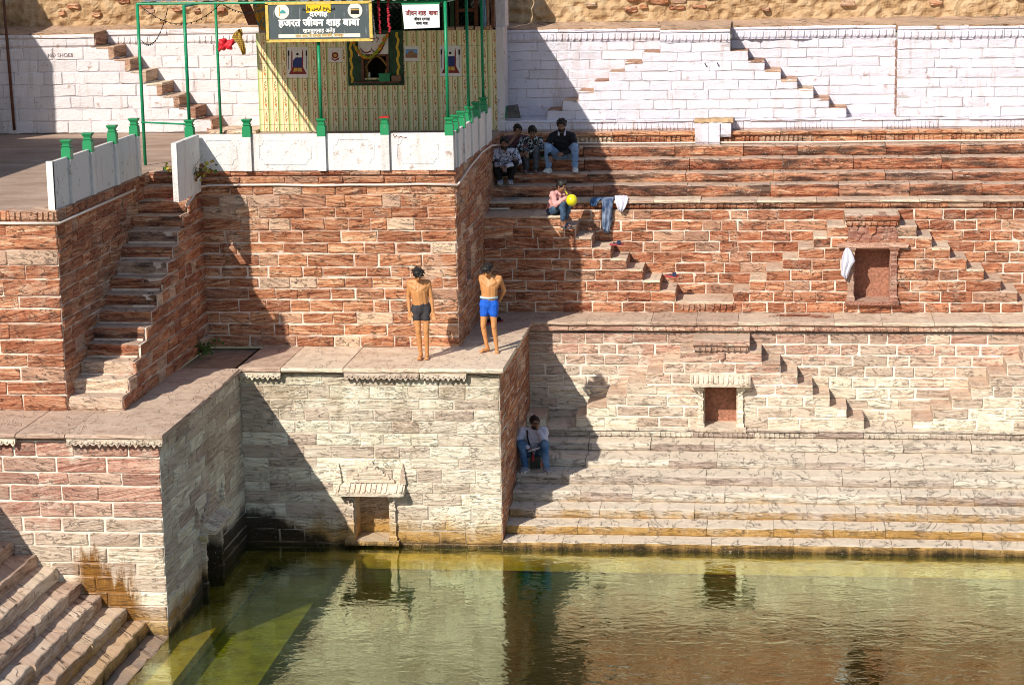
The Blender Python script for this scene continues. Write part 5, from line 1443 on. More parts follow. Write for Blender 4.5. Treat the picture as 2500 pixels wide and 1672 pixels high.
        if band:
            c = MB(); zc = pel + ZV*.088*s; rg = []
            for dz, r in ((-.014, 1.), (.014, 1.)): rg.append([zc + fwd*.008*k + hs*(.166*k*cos(2*pi*j/20)) + (hs.cross(ZV))*(.128*k*sin(2*pi*j/20)) + ZV*dz*s for j in range(20)])
            part('waistband', MB().rings(rg), band, th, True)
    if shoes:
        for S in 'LR':
            fd = (P['toe'+S] - P['an'+S]); fd.z = 0; fd.normalize(); an = P['an'+S]; fx = Vector((-fd.y, fd.x, 0))
            c = MB(); zf = P['toe'+S].z
            lo = lambda p, hh: Vector((p.x, p.y, zf + hh*s))
            for q in (-.016, .016):
                c.capsule(lo(an - fd*.045*s + fx*q*s, .042), .036*s, lo(an + fd*.05*s + fx*q*1.2*s, .045), .042*s); c.capsule(lo(an + fd*.05*s + fx*q*1.2*s, .045), .040*s, lo(P['toe'+S] - fd*.035*s + fx*q*1.2*s, .034), .030*s)
            c.capsule(lo(an, .05), .044*s, an + ZV*.02*s, .046*s)
            so_ = remesh(c, .008*s, 'shoe', shoes, th, 1)
            pts = [(-.085, .034), (-.07, .045), (.0, .046), (.08, .052), (.13, .046)]
            L = (P['toe'+S] - an).length
            ol = [lo(an + fd*a*s + fx*w*s, 0) for a, w in pts] + [lo(P['toe'+S] + fd*.005*s, 0)] + [lo(an + fd*a*s - fx*w*s, 0) for a, w in pts[::-1]]
            part('sole', MB().rings([ol, [p + ZV*.026*s for p in ol]]), sole or m_wht, so_)
    if sandal:
        for S in 'LR':
            fd = (P['toe'+S] - P['an'+S]); fd.z = 0; fd.normalize(); an = P['an'+S]; fx = Vector((-fd.y, fd.x, 0)); zf = P['toe'+S].z - .006
            ol = [Vector((0, 0, 0))]*0
            for a in range(12):
                t = 2*pi*a/12; q = an.lerp(P['toe'+S], .42) + fd*.145*s*cos(t) + fx*.048*s*sin(t); ol.append(Vector((q.x, q.y, zf)))
            so_ = part('sandal', MB().rings([ol, [p + ZV*.014*s for p in ol]]), sandal, th)
            c = MB(); q = an.lerp(P['toe'+S], .62)
            c.tube([Vector((q.x, q.y, zf)) + fx*.052*s*cos(pi*j/6) + ZV*(.012 + .05*sin(pi*j/6))*s for j in range(7)], .013*s, 6)
            part('sandal_strap', c, sandal, so_)
    return th, P, W, HD

def J_(pel, chest, neck, head, shL, shR, elL, elR, wrL, wrR, hipL, hipR, knL, knR, anL, anR, toL, toR):
    return dict(pel=pel, chest=chest, neck=neck, head=head, shL=shL, shR=shR, elL=elL, elR=elR, wrL=wrL, wrR=wrR, hipL=hipL, hipR=hipR, knL=knL, knR=knR, anL=anL, anR=anR, toeL=toL, toeR=toR)

# the two boys on the ledge
c_char = cloth('charcoal_trunks', (.045, .040, .045), rough=.6); c_blue = cloth('bright_blue_trunks', (.012, .10, .52), rough=.6); c_band = cloth('pale_waistband', (.40, .55, .66))
b1 = onZ(1028, 876, ZL); b1.z = ZL + .012
person('boy in dark grey swimming trunks at the ledge edge, arms hanging, head bowed', b1, 4,
  J_((.025,.0,.87), (.0,-.03,1.14), (.0,-.05,1.345), (.0,-.12,1.435), (-.155,-.01,1.285), (.155,-.01,1.285), (-.185,.02,1.03), (.20,.0,1.03), (-.165,-.05,.80), (.225,-.05,.80),
     (-.055,0,.83), (.105,0,.83), (-.03,-.03,.47), (.105,-.03,.47), (-.005,.03,.075), (.10,.03,.075), (-.02,-.16,.0), (.105,-.16,.0)),
  skin=m_skin, trousers=c_char, leg=.20, head=(30, 8), hair='mop', hands={'L': ((.05,-.15,-1), (0,-1,0), .15), 'R': ((.12,-.15,-1), (0,-1,0), .2)}, slim=.96)
b2 = onZ(1197, 860, ZL); b2.z = ZL + .012
person('boy in bright blue swimming trunks standing on the ledge corner with hands behind his back', b2, -6,
  J_((.0,.0,.85), (.02,-.03,1.12), (.03,-.04,1.32), (.0,-.11,1.41), (-.13,.02,1.265), (.185,.0,1.265), (-.155,.17,1.04), (.235,.14,1.03), (-.02,.17,.86), (.13,.19,.84),
     (-.075,0,.81), (.075,0,.81), (-.105,-.03,.45), (.08,-.03,.45), (-.065,.04,.075), (.105,.03,.075), (-.16,-.10,.0), (.15,-.14,.0)),
  skin=m_skin, trousers=c_blue, leg=.22, band=c_band, head=(34, 0), hair='mop', hands={'L': ((1,.1,-.3), (0,1,0), .5), 'R': ((-.9,.1,-.2), (0,1,0), .5)}, slim=.95)

# man in white on the lower steps
c_white = cloth('white_shirt', (.62, .60, .68)); c_jean = cloth('blue_jeans', (.05, .12, .25), (.14, .24, .38), 'denim'); c_sneak = cloth('grey_sneaker', (.28, .29, .34))
wb = Vector((XY(1304, 37.0, 1.1), 36.98, .931))
th, P, W, HD = person('man in white shirt and jeans seated on the lower steps, fist at chin', wb, 6,
  J_((0,.02,.12), (-.005,-.05,.36), (.0,-.09,.555), (.025,-.15,.665), (-.19,-.05,.49), (.19,-.06,.49), (-.29,-.24,.28), (.19,-.37,.36), (-.085,-.40,.27), (.09,-.245,.535),
     (-.09,0,.09), (.09,0,.09), (-.225,-.40,.35), (.195,-.42,.35), (-.15,-.42,-.06), (.21,-.50,-.06), (-.22,-.56,-.142), (.27,-.66,-.142)),
  shirt=c_white, trousers=c_jean, leg=.97, shoes=c_sneak, head=(8, 28), hair='neat', beard=True, collar=c_white, hands={'L': ((.75,-.3,-.5), (.1,-.2,-1), .6), 'R': ((-.1,.15,.8), (-.8,.2,.1), 1.4)}, sole=m_wht)
sp = MB()
for sg in (-1, 1):
    rim = [HD(sg*.032 + .024*cos(2*pi*k/14), -.092, .004 + .018*sin(2*pi*k/14)) for k in range(15)]; sp.tube(rim, .003, 5)
    sp.tube([HD(sg*.056, -.09, .008), HD(sg*.078, .0, .01)], .003, 5)
sp.tube([HD(-.009, -.095, .006), HD(.009, -.095, .006)], .003, 5)
o = solo('spectacles', sp, m_black, 'thin dark spectacles on the face of the man in white', 'glasses')
# his sling bag, strap and paper
bag = thing('sling_bag', W((.03, -.42, -.14)), 'small dark sling bag hanging between the knees of the man in white', 'bag')
m = MB(); m.rings([[W((x_, y_, z_)) for x_, y_ in ((-.07,-.36), (.11,-.36), (.11,-.44), (-.07,-.44))] for z_ in (-.10, .02, .12)] )
m.v = [v + Vector((R.uniform(-.008, .008), 0, R.uniform(-.008, .008))) for v in m.v]
part('body', m, cloth('dark_olive_canvas', (.035, .035, .03)), bag)
part('flap', MB().rings([[W((x_, -.452, z_)) for x_, z_ in ((-.075, .125), (.115, .125), (.11, .03), (.02, .0), (-.07, .03))], [W((x_, -.44, z_)) for x_, z_ in ((-.075, .125), (.115, .125), (.11, .03), (.02, .0), (-.07, .03))]]), m_black, bag)
part('strap', MB().tube([W(p) for p in ((-.10,.03,.545), (-.115,-.135,.51), (-.11,-.175,.40), (-.075,-.185,.26), (-.04,-.30,.16), (-.02,-.40,.10))], .016, 6), m_black, bag)
part('red_tassel', MB().tube([W((-.02,-.46,.17)), W((-.01,-.47,.05))], [.012, .022], 6), m_rose, bag)
part('tan_tag', MB().tube([W((.14,-.45,.06)), W((.15,-.46,-.06))], [.008, .026], 6), m_oran, bag)
pap = MB(); pap.hexa([W(p) for p in ((-.10,-.50,.22), (.10,-.47,.27), (.11,-.38,.275), (-.08,-.41,.225), (-.10,-.50,.226), (.10,-.47,.276), (.11,-.38,.281), (-.08,-.41,.231))])
solo('folded_paper', pap, m_paper, 'folded white paper in the hand of the man in white', 'paper')

# boy in pink with the balloon
c_pink = cloth('pink_shirt', (.66, .33, .31)); c_dj = cloth('dark_blue_jeans', (.035, .065, .12), (.08, .14, .22), 'denim'); c_blk = cloth('black_trousers', (.018, .017, .018))
ps = Vector((x6(1352), YB6 + .17, ZL + 9*H6))
th, P, W, HD = person('boy in pink shirt and jeans sitting on the stair head blowing up a yellow balloon', ps, 48,
  J_((0,.02,.10), (0,-.10,.31), (0,-.17,.485), (0,-.235,.58), (-.15,-.14,.43), (.15,-.14,.43), (-.21,-.28,.24), (.20,-.30,.24), (-.055,-.42,.385), (.035,-.44,.40),
     (-.08,0,.08), (.08,0,.08), (-.10,-.38,.25), (.08,-.36,.24), (-.10,-.36,-.13), (.06,-.24,-.13), (-.11,-.55,-.20), (.05,-.43,-.20)),
  s=.95, shirt=c_pink, trousers=c_dj, leg=.86, collar=c_pink, head=(22, 14), hair='neat', hands={'L': ((.5,-.6,.6), (.6,.3,.2), 1.1), 'R': ((-.5,-.6,.6), (-.6,.3,.2), 1.1)}, sandal=cloth('blue_slipper', (.06, .11, .20)), slim=.92)
bt = NT('yellow_balloon'); bt.b.inputs['Roughness'].default_value = .18; bt.b.inputs['Specular IOR Level'].default_value = .6
bt.b.inputs['Subsurface Weight'].default_value = .35; bt.b.inputs['Subsurface Radius'].default_value = (.05, .05, .02)
bt.col((.72, .66, .015))
bc = onY(1395.5, 489, P['wrR'].y - .16)
bln = thing('balloon', bc, 'round glossy yellow balloon held at the mouth of the boy in pink', 'balloon')
mo = HD(0, -.11, -.056); dr = (mo - bc).normalized()
q = MB().ball((0, 0, 0), (.106, .106, .110), 28, 18)
part('skin', MB().add([bc + v for v in q.v], q.f), bt.m, bln, True)
part('neck', MB().tube([bc + dr*.09, bc + dr*.115, mo], [.05, .022, .012], 10), bt.m, bln, True)

# the four on the upper steps
c_navyf = cloth('navy_white_print_shirt', (.03, .032, .075), (.58, .58, .68), 'print', 13); c_whf = cloth('white_black_print_shirt', (.60, .61, .60), (.03, .035, .04), 'print', 9); c_mar = cloth('maroon_check_shirt', (.11, .03, .04), (.25, .15, .17), 'check')
c_jack = cloth('black_jacket', (.016, .015, .018)); c_ljean = cloth('light_blue_jeans', (.16, .27, .47), (.30, .42, .60), 'denim'); c_gj = cloth('grey_jeans', (.06, .065, .08), (.13, .14, .16), 'denim'); c_wsh = cloth('white_sneaker', (.66, .66, .62)); c_gsh = cloth('pale_grey_sneaker', (.30, .32, .36))
Z1, Z2, Z3, Z4 = ZU[1], ZU[2], ZU[3], ZU[4]
sq = Vector((XY(1233, 41.10, Z1), 41.13, Z1 + .012))
person('young man in dark blue floral shirt squatting on the step nearest the tower wall', sq, 3,
  J_((0,.27,.25), (0,.20,.47), (0,.10,.675), (0,.02,.775), (-.19,.13,.60), (.19,.13,.60), (-.29,-.05,.42), (.28,-.05,.41), (-.07,-.22,.38), (.05,-.22,.37),
     (-.09,.24,.22), (.09,.24,.22), (-.22,-.12,.42), (.21,-.12,.42), (-.09,.02,.075), (.09,.02,.075), (-.11,-.14,.0), (.11,-.14,.0)),
  shirt=c_navyf, trousers=c_blk, leg=.95, shoes=c_gsh, head=(6, -4), hair='short', beard=True, hands={'L': ((.6,-.4,-.4), (.3,-.3,-1), .9), 'R': ((-.6,-.4,-.5), (-.3,-.3,-1), .9)}, collar=c_navyf, hair_h=1.15)
def sit(x, y, dz, **k):
    return Vector((XY(x, y, Z2), y, Z2 + .012))
fb = sit(1297, 41.56, 0)
person('boy in white shirt with black leaf print, forearms resting on his knees', fb, 4,
  J_((0,.40,.28), (0,.31,.49), (.01,.22,.67), (.03,.15,.765), (-.17,.25,.595), (.17,.25,.595), (-.23,.05,.45), (.21,.05,.44), (-.10,-.10,.42), (-.05,-.13,.40),
     (-.08,.37,.25), (.08,.37,.25), (-.11,-.03,.44), (.10,-.03,.44), (-.085,.0,.075), (.09,.0,.075), (-.11,-.16,.0), (.10,-.16,.0)),
  s=1.0, shirt=c_whf, trousers=c_gj, leg=.97, sandal=cloth('grey_sandal', (.07, .075, .09)), head=(24, 6), hair='neat', collar=c_whf, hands={'L': ((.3,-.5,-.6), (.2,-.2,-1), .6), 'R': ((-.8,-.3,-.3), (-.2,-.2,-1), .6)}, slim=.92)
bb = sit(1264, 41.62, 0)
person('youth in dark maroon checked shirt leaning his cheek on his hand', bb, 8,
  J_((0,.42,.28), (0,.34,.50), (.0,.28,.69), (.02,.20,.79), (-.17,.30,.62), (.17,.30,.62), (-.20,.06,.48), (.16,.08,.46), (-.02,.14,.69), (.10,-.10,.42),
     (-.08,.38,.25), (.08,.38,.25), (-.11,-.02,.45), (.10,-.02,.45), (-.05,.0,.075), (.08,.0,.075), (-.06,-.16,.0), (.09,-.16,.0)),
  shirt=c_mar, trousers=c_blk, leg=.86, sleeve=.62, sandal=cloth('brown_sandal', (.12, .06, .04)), head=(12, 14), hair='neat', hands={'L': ((.3,.1,.8), (.7,.2,.1), .9), 'R': ((-.2,-.6,-.4), (0,-.2,-1), .5)}, slim=.95)
jb = sit(1371, 41.50, 0)
person('young man in black jacket, light jeans and white trainers, knees wide apart', jb, 2,
  J_((0,.46,.30), (0,.36,.54), (0,.27,.745), (0,.19,.845), (-.18,.31,.64), (.18,.31,.64), (-.28,.09,.45), (.27,.13,.44), (-.20,-.07,.32), (.05,.0,.36),
     (-.10,.42,.26), (.10,.42,.26), (-.25,-.02,.48), (.25,-.02,.48), (-.24,.02,.085), (.25,.0,.085), (-.30,-.15,.0), (.27,-.18,.0)),
  s=1.05, shirt=c_jack, trousers=c_ljean, leg=.97, shoes=c_wsh, head=(18, -2), hair='short', beard=True, collar=c_white, hands={'L': ((.15,-.3,-1), (.5,-.4,-.2), .4), 'R': ((-.9,.0,-.2), (-.2,.5,-.6), .6)}, hair_h=1.12)

# ------------------------------------------------------------------ things lying about
def drape(name, mat, label, cat, P0, rowsw, fold=.02, seed=1, thick=.012, n=14):
    """hanging cloth: rowsw = [(dx_left, dx_right, dy, dz)] from the top down, folded across"""
    rq = random.Random(seed); ph = rq.uniform(0, 6); rg = []
    for i, (a, b, dy, dz) in enumerate(rowsw):
        f_, g_ = [], []
        for k in range(n + 1):
            t = k/n; w = fold*(sin(t*15 + ph + i*.25) + .5*sin(t*31 + ph*2 + i*.4))*(.4 + .6*min(1, i/3))
            p = Vector(P0) + Vector((a + (b-a)*t, dy - w - .01, dz + rq.uniform(-.006, .006)))
            f_.append(p); g_.append(p + Vector((0, thick, 0)))
        rg.append(f_ + g_[::-1])
    return solo(name, MB().rings(rg), mat, label, cat, smooth=True)
zB = ZU[0]
jx = XY(1483, YU[0], zB)
c_wash = cloth('washed_denim', (.045, .075, .16), (.30, .36, .46), 'denim')
drape('hanging_jeans', c_wash, 'faded blue jeans hung over the carved ledge beside the boy with the balloon', 'jeans', (jx, YU[0], zB),
      [(-.08,.12,.32,.03), (-.12,.12,.10,.05), (-.11,.12,-.02,.045), (-.09,.11,-.10,-.02), (-.09,.10,-.10,-.15), (-.10,.09,-.10,-.28), (-.10,.08,-.09,-.40), (-.09,.05,-.10,-.52), (-.06,.04,-.10,-.60)], .026, 3)
drape('hanging_sleeve', c_jean, 'short flung leg of blue denim lying on the ledge left of the hanging jeans', 'jeans', (jx - .17, YU[0] + .02, zB), [(-.02,.14,.22,.03), (-.10,.12,.10,.05), (-.14,.04,-.02,.03), (-.16,-.02,-.07,-.03), (-.13,-.03,-.09,-.09)], .018, 5)
drape('white_cloth', c_white, 'bunched white cloth on the ledge right of the hanging jeans', 'cloth', (jx + .22, YU[0] + .02, zB), [(-.06,.10,.20,.04), (-.09,.15,.06,.09), (-.08,.17,-.03,.05), (-.07,.16,-.09,-.03), (-.03,.12,-.10,-.13), (.0,.06,-.10,-.20)], .02, 6)
tx = onY(2068, 605, YB6 - .13)
drape('white_towel', c_white, 'white towel hanging from a peg at the left of the red niche', 'towel', (tx.x, YB6 - .15, tx.z), [(-.02,.03,.02,.0), (-.06,.08,.0,-.06), (-.09,.12,-.01,-.16), (-.10,.15,-.02,-.24), (-.10,.08,-.02,-.36), (-.11,.04,-.02,-.48), (-.03,.01,-.02,-.56)], .02, 8)
c_red = cloth('red_gauze', (.60, .02, .035), rough=.5)
rc = onY(553, 110, p3.y - .05)
m = MB(); rq = random.Random(4)
for i in range(26): 
    a = Vector((rq.uniform(-.13, .13), rq.uniform(-.07, .07), rq.uniform(-.09, .09)))
    m.capsule(rc + a*.4, .06, rc + a, rq.uniform(.025, .05), 8)
m.capsule(rc + Vector((-.12, .02, -.02)), .05, rc + Vector((-.16, .03, -.16)), .012, 8)
rd = thing('red_cloth_bundle', rc, 'crumpled bright red cloth bundle tied to a green pole', 'cloth')
remesh(m, .016, 'cloth', c_red, rd, 1, .03)
c_flag = cloth('yellow_black_striped_cloth', (.50, .32, .06), (.02, .018, .015), 'check')
fg = onY(585, 72, 42.6)
drape('striped_flag', c_flag, 'yellow and black striped cloth hanging left of the tiled wall', 'flag', fg, [(-.02,.04,0,0), (-.12,.06,-.02,-.08), (-.16,.05,-.03,-.16), (-.06,.09,-.03,-.26), (.0,.11,-.02,-.40), (.04,.10,-.02,-.50)], .03, 9)
pb = MB(); a, b = onY(580, 2, 42.5), onY(606, 62, 42.5); pb.hexa([a + Vector((0, 0, 0)), a + Vector((.2, 0, 0)), a + Vector((.2, .05, 0)), a + Vector((0, .05, 0)), b, b + Vector((.24, 0, 0)), b + Vector((.24, .05, 0)), b + Vector((0, .05, 0))]); flip(pb)
solo('slanted_plank', pb, m_brownw, 'weathered brown plank leaning at the top left corner of the shrine', 'plank')
drape('printed_banner', cloth('blue_yellow_print', (.06, .22, .30), (.52, .30, .05), 'print', 7), 'blue and yellow printed cloth hanging between the plank and the sign board', 'cloth', onY(628, -2, 42.4), [(-.08,.16,0,0), (-.09,.17,-.01,-.15), (-.06,.17,-.02,-.30), (-.02,.17,-.01,-.48), (.04,.16,-.01,-.60)], .025, 12)
drape('hung_cloth', cloth('pale_blue_cloth', (.22, .38, .52)), 'pale blue cloth hanging in the shade beside the right shrine doorway', 'cloth', onY(1178, -4, 42.5), [(-.03,.06,0,0), (-.02,.06,-.01,-.2), (-.01,.07,-.01,-.4), (.01,.06,0,-.55)], .02, 14)
for i, (px, w) in enumerate(((1188, .05), (1199, .06))):
    solo('leaning_board', block(f0, XY(px, 42.6, 8.3), XY(px, 42.6, 8.3) + w, ZS1 + .05, 9.2, -42.6, -42.75, .005, .006), m_brownw if i else m_wtread, ('thin dark board' if i else 'thin pale board') + ' leaning beside the blue cloth at the shrine corner', 'board')

# sandals and shoes left on the stairs
def slipper(x, y, z, rz, mat, strap, s=1.):
    def T(a, b, c): 
        q = Matrix.Rotation(rad(rz), 3, 'Z') @ Vector((a, b, c)); return Vector((x, y, z)) + q*s
    return T
def slippers(p, rz, label, c1, c2, group=None, pair=1):
    th = thing('slipper', p, label, 'slipper', group)
    T = slipper(p.x, p.y, p.z, rz, None, None)
    ol = [(.13*cos(2*pi*k/14), .05*sin(2*pi*k/14)*(1 + .15*cos(2*pi*k/14))) for k in range(14)]
    part('sole', MB().rings([[T(a, b, 0) for a, b in ol], [T(a*1.02, b*1.02, .012) for a, b in ol], [T(a, b, .03) for a, b in ol]]), c1, th)
    part('footbed', MB().rings([[T(a*.97, b*.97, .030) for a, b in ol], [T(a*.95, b*.95, .034) for a, b in ol]]), c2, th)
    st_ = MB()
    for k in (0, 1, 2): st_.tube([T(.02 + k*.022, .052*cos(pi*j/6), .02 + .055*sin(pi*j/6)) for j in range(7)], .014, 6)
    part('strap', st_, c2, th)
m_soler = plain('red_rubber', (.40, .05, .06), .6); m_navyr = plain('navy_rubber', (.03, .04, .085), .6)
p = Vector((XY(1506, YB6 + .35, ZL + 6*H6), YB6 + .28, ZL + 6*H6 + .016)); slippers(p, 8, 'dark slipper with red sole on the third stair tread, below the jeans', m_soler, m_navyr, 'slippers left on the stairs')
p = Vector((XY(1641, YB6 + .35, ZL + 3*H6), YB6 + .3, ZL + 3*H6 + .016)); slippers(p, 5, 'dark slipper with red sole near the bottom of the upper stair', m_soler, m_navyr, 'slippers left on the stairs')
p = onZ(1192, 792, ZL); p.z = ZL + .012; slippers(p, 40, 'dark slipper in the shade behind the boy in blue trunks', m_soler, plain('black_rubber', (.015, .014, .014), .6), 'slippers left on the ledge')
p = onZ(1212, 787, ZL); p.z = ZL + .012; slippers(p, 15, 'black and red shoe lying right behind the blue trunks', m_soler, plain('black_rubber', (.015, .014, .014), .6), 'slippers left on the ledge')

# litter, loose pieces
def lump(name, p, r, mat, label, cat, seed, flat=1., vox=.02, fold=.02):
    rq = random.Random(seed); m = MB()
    for i in range(9):
        a = Vector((rq.uniform(-1, 1)*r[0], rq.uniform(-1, 1)*r[1], rq.uniform(0, 1)*r[2]))*.6
        m.ball(p + a + ZV*r[2]*.3, (r[0]*rq.uniform(.35, .55), r[1]*rq.uniform(.35, .55), r[2]*rq.uniform(.35, .55)), 8, 6)
    th = thing(name, p, label, cat)
    remesh(m, vox, 'body', mat, th, 1, fold)
    return th
lw_ = onY(1740, 344, YU[5] - .02)
lb = thing('whitewashed_block', Vector((lw_.x, YU[5] + .1, ZU[4])), 'broken whitewashed stone block with earth on top, breaking the red frieze', 'stone block')
wx = .34
part('left_stone', block(f0, lw_.x - wx, lw_.x - wx + .26, ZU[4] + .0, ZU[5] + .16, -YU[5] + .12, -YU[5] - .35, .05, .02, .08), m_white, lb)
part('middle_stone', block(f0, lw_.x - wx + .265, lw_.x + .14, ZU[4] + .0, ZU[5] + .17, -YU[5] + .14, -YU[5] - .35, .03, .015, .08), m_white, lb)
part('right_stone', block(f0, lw_.x + .145, lw_.x + .36, ZU[4] + .14, ZU[5] + .16, -YU[5] + .10, -YU[5] - .35, .05, .03, .08), m_white, lb)
part('earth_top', block(f0, lw_.x - wx - .02, lw_.x + .4, ZU[5] + .15, ZU[5] + .24, -YU[5] + .02, -YU[5] - .4, .06, .03, .07), m_rub, lb)
sl_ = onZ(1245, 288, ZW0)
leaning = MB(); a = onY(1220, 290, 42.95); leaning.hexa([a + Vector(v) for v in ((0,0,0), (.42,0,0), (.42,.08,0), (0,.08,0), (.02,.16,.22), (.34,.16,.26), (.34,.24,.26), (.02,.24,.22))])
ls_ = thing('leaning_slab', a, 'broken grey slab with a bright green painted end leaning at the foot of the shaded white wall', 'slab')
part('slab', leaning, plain('dark_grey_stone', (.11, .10, .09), .9, .4, .6, 14), ls_)
g = MB(); g.hexa([a + Vector(v) for v in ((-.003,-.006,0), (.13,-.006,0), (.13,.02,0), (-.003,.02,0), (.018,.154,.222), (.13,.154,.236), (.13,.18,.236), (.018,.18,.222))]); part('green_paint', g, m_bgreen, ls_)
for px, py in ((1725, 163), (1755, 162)):
    a = onY(px, py, YW - .01); solo('iron_peg', MB().tube([a + Vector((-.03, -.09, .07)), a + Vector((.01, .02, -.02))], .011, 6), m_black, 'small iron peg in the bright white wall, ' + ('left' if px < 1740 else 'right') + ' one of the pair', 'peg', 'iron pegs in the white wall')
for px, py, w, lab in ((1985, 470, .36, 'thin white strip lying on the carved ledge above the red niche'), (1568, 471, .34, 'thin white strip lying on the ledge right of the hanging jeans'), (1735, 472, .42, 'long thin white strip lying on the ledge between the jeans and the red niche'), (1445, 470, .26, 'thin white strip on the ledge left of the hanging jeans'), (1205, 508, .6, 'whitish strip along the step foot beside the shaded tower wall')):
    q = onZ(px, py, ZU[0] + .01) if py < 500 else Vector((XY(px, 40.36, 5.0), 40.36, 4.875))
    solo('white_strip', block(f0, q.x - w/2, q.x + w/2, q.z, q.z + .035, -q.y + .03, -q.y - .03, .008, .006, .06), m_cream, lab, 'strip', 'white strips on the ledges')
q = onZ(1598, 474, ZU[0] + .005); solo('yellow_scrap', MB().hexa([q + Vector(v) for v in ((-.05,0,0), (.05,-.02,.0), (.06,.06,0), (-.04,.06,0), (-.05,0,.03), (.05,-.02,.012), (.06,.06,.03), (-.04,.06,.012))]), m_yel, 'small yellow scrap on the ledge right of the hanging jeans', 'litter')
q = Vector((XT0 + .45, stair_y(12) + .12, ZL + 13*RISE)); solo('wrapper', MB().tube([q, q + Vector((.18, .0, .02)), q + Vector((.34, .02, .0))], [.02, .035, .03], 6), plain('shiny_wrapper', (.55, .12, .10), .3, .6, .1, 30), 'crumpled red and white wrapper on an upper tread of the narrow stair', 'litter')
q = Vector((XY(1320, YU[4] - .1, Z3), YU[4] - .1, ZU[3] + .01)); solo('green_wrapper', MB().tube([q, q + Vector((.1, 0, .03)), q + Vector((.2, .01, .0))], [.015, .03, .02], 6), m_bgreen, 'small green wrapper on the step between the seated youths', 'litter')

# plants
def leaf_mat(name, c1, c2):
    t = NT(name); p = t.pos(); f = t.noise(p, 6, 3); t.b.inputs['Roughness'].default_value = .5
    return t.col(t.mix(t.maprange(f, .38, .62), c1, c2))
def bush(name, label, base, ext, n, size, mats, seed, stems=6, droop=.3):
    rq = random.Random(seed); th = thing(name, base, label, 'plant'); base = Vector(base)
    sm = MB(); tips = []
    for i in range(stems):
        d = Vector((rq.uniform(-1, 1)*ext.x, rq.uniform(-1, .2)*ext.y, rq.uniform(.3, 1)*ext.z)); pts = [base, base + d*.5 + Vector((0, 0, .05)), base + d]
        sm.tube(pts, [.010, .007, .003], 5); tips.append(pts)
    part('stem', sm, m_brownw, th)
    ms = [MB() for _ in mats]
    for i in range(n):
        pts = tips[rq.randrange(stems)]; t = rq.uniform(.25, 1.05); c = (pts[0].lerp(pts[1], t*2) if t < .5 else pts[1].lerp(pts[2], t*2-1)) + Vector((rq.gauss(0, 1)*.06, rq.gauss(0, 1)*.05, rq.gauss(0, 1)*.05))
        s_ = size*rq.uniform(.6, 1.3); a = Vector((rq.uniform(-1, 1), rq.uniform(-1, 0), rq.uniform(-.8, .6))).normalized(); u_ = a.cross(Vector((rq.uniform(-1, 1), rq.uniform(-1, 1), rq.uniform(-1, 1)))).normalized(); v_ = a.cross(u_)
        ol = [c, c + u_*s_*.5 + v_*s_*.42 + a*.008, c + u_*s_ + a*-.012, c + u_*s_*.5 - v_*s_*.42 + a*.008]
        ms[rq.randrange(len(mats))].add(ol + [c + u_*s_*.55 - a*.012], [(0, 1, 4), (1, 2, 4), (2, 3, 4), (3, 0, 4)])
    for mm, mt in zip(ms, mats):
        o = part('leaves', mm, mt, th); o['kind'] = 'stuff'
m_ly, m_lg, m_lr = leaf_mat('yellow_leaf', (.42, .34, .04), (.30, .32, .05)), leaf_mat('green_leaf', (.05, .12, .02), (.10, .17, .035)), leaf_mat('russet_leaf', (.22, .09, .03), (.32, .18, .05))
bp_ = Vector((XF + .02, 35.75, ZT - .12))
bush('yellowing_bush', 'yellowing leafy bush sprouting from the wall top at the head of the stair', bp_, Vector((.5, .35, .30)), 150, .085, [m_ly, m_ly, m_lg, m_lr], 3, 9)
rq = random.Random(8); m = MB()
for i in range(7):
    p0 = bp_ + Vector((rq.uniform(-.1, .2), -.1, .1)); m.tube([p0, p0 + Vector((rq.uniform(-.2, .6), rq.uniform(-.2, 0), rq.uniform(.1, .5)))], [.006, .002], 4)
solo('dry_twigs', m, m_brownw, 'bare thin twigs sticking out above the yellowing bush', 'twigs')
bush('green_weed', 'low dark green weed growing at the foot of the shaded stair flank wall', onZ(492, 862, ZL + .01), Vector((.28, .2, .20)), 170, .05, [m_lg, m_lg, leaf_mat('bright_leaf', (.08, .17, .02), (.12, .2, .04))], 5, 10)

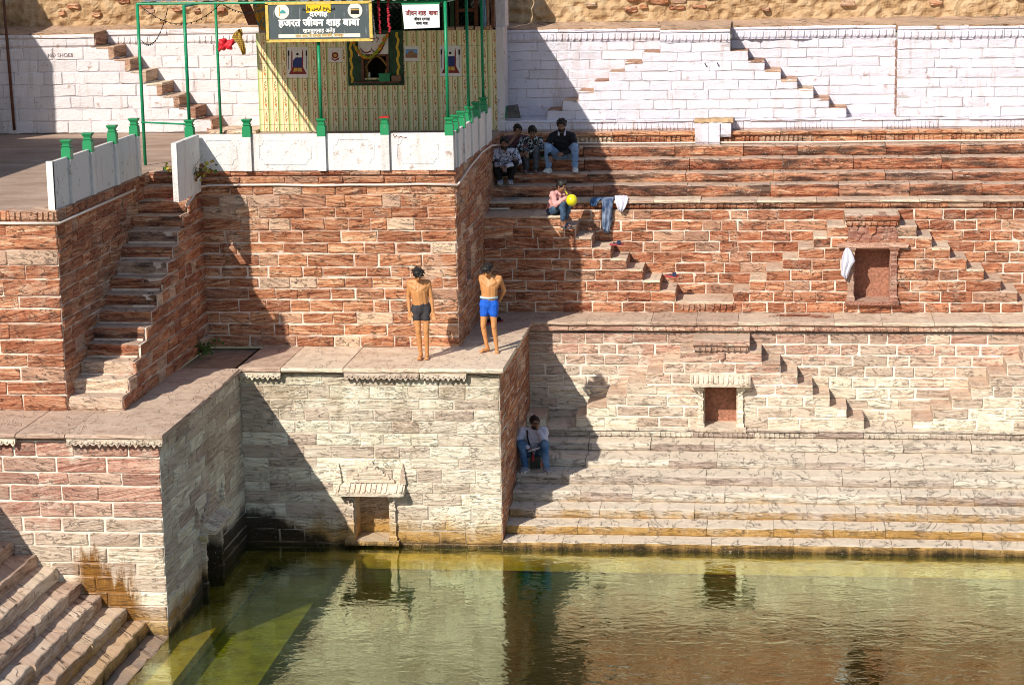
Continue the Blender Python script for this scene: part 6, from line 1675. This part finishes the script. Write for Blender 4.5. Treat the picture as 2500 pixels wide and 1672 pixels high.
# ------------------------------------------------------------------ left, outside the frame: the neighbour house, plus a slab and a wall added for their shade
nh = thing('neighbour_house', (-19, 41, ZT), 'plain plastered house standing left of the terrace', 'house')
part('wall', MB().box((-25, 38.2, ZT - .5), (-17.15, 47, 11.5)), m_rub, nh)
part('shade_slab', MB().box((-25, 31.5, 9.05), (-15.0, 38.3, 9.2)), m_mortg, nh)  # added out of view, sized to drop its shade on the terrace floor
part('shade_slab_pillar', MB().box((-15.5, 31.6, ZT), (-15.2, 31.9, 9.06)), m_mortg, nh)  # prop under the added shade slab
fw = thing('shade_wall', (-13, 25, 0), 'unseen stone wall added left of the foreground steps to cast shade', 'wall', 'stone walls of the stepwell')  # added out of view so its top edge shades bastion and steps
masonry(fw, side(-12.02), [(a, b, [(21., 29.6)]) for a, b in zip(rows(-.5, ZL, .22), rows(-.5, ZL, .22)[1:])], m_lowl, m_mortp, .4, .95, .03, thick=2.)

# wet patches and spilt paint on the stone
def patch(name, c, rx, ry, mat, label, cat, seed):
    rq = random.Random(seed); n = 26; ol = []
    for k in range(n):
        q = 1 + .35*sin(k*1.7 + seed) + rq.uniform(-.25, .25); ol.append(Vector(c) + Vector((rx*q*cos(2*pi*k/n), ry*q*sin(2*pi*k/n), 0)))
    return solo(name, MB().rings([ol, [p + ZV*.003 for p in ol]]), mat, label, cat)
m_wet = plain('wet_red_stone', (.20, .055, .03), .18, .3, .1)
c = onZ(1940, 771, ZL); c.z += .012; patch('wet_patch', c, .36, .10, m_wet, 'larger dark red wet patch on the middle ledge below the red niche', 'puddle', 2)
c = onZ(2005, 775, ZL); c.z += .012; patch('wet_patch', c, .16, .07, m_wet, 'smaller dark red wet patch right of the larger one on the middle ledge', 'puddle', 3)
c = Vector((XY(1250, 40.75, ZU[0]), 40.72, ZU[0] + .012)); patch('paint_splash', c, .16, .09, plain('pale_blue_spill', (.20, .30, .34), .7, .5, 0, 30), 'pale blue paint splash on the ledge below the squatting man', 'stain', 4)

bpy.data.scenes.remove(TMP)
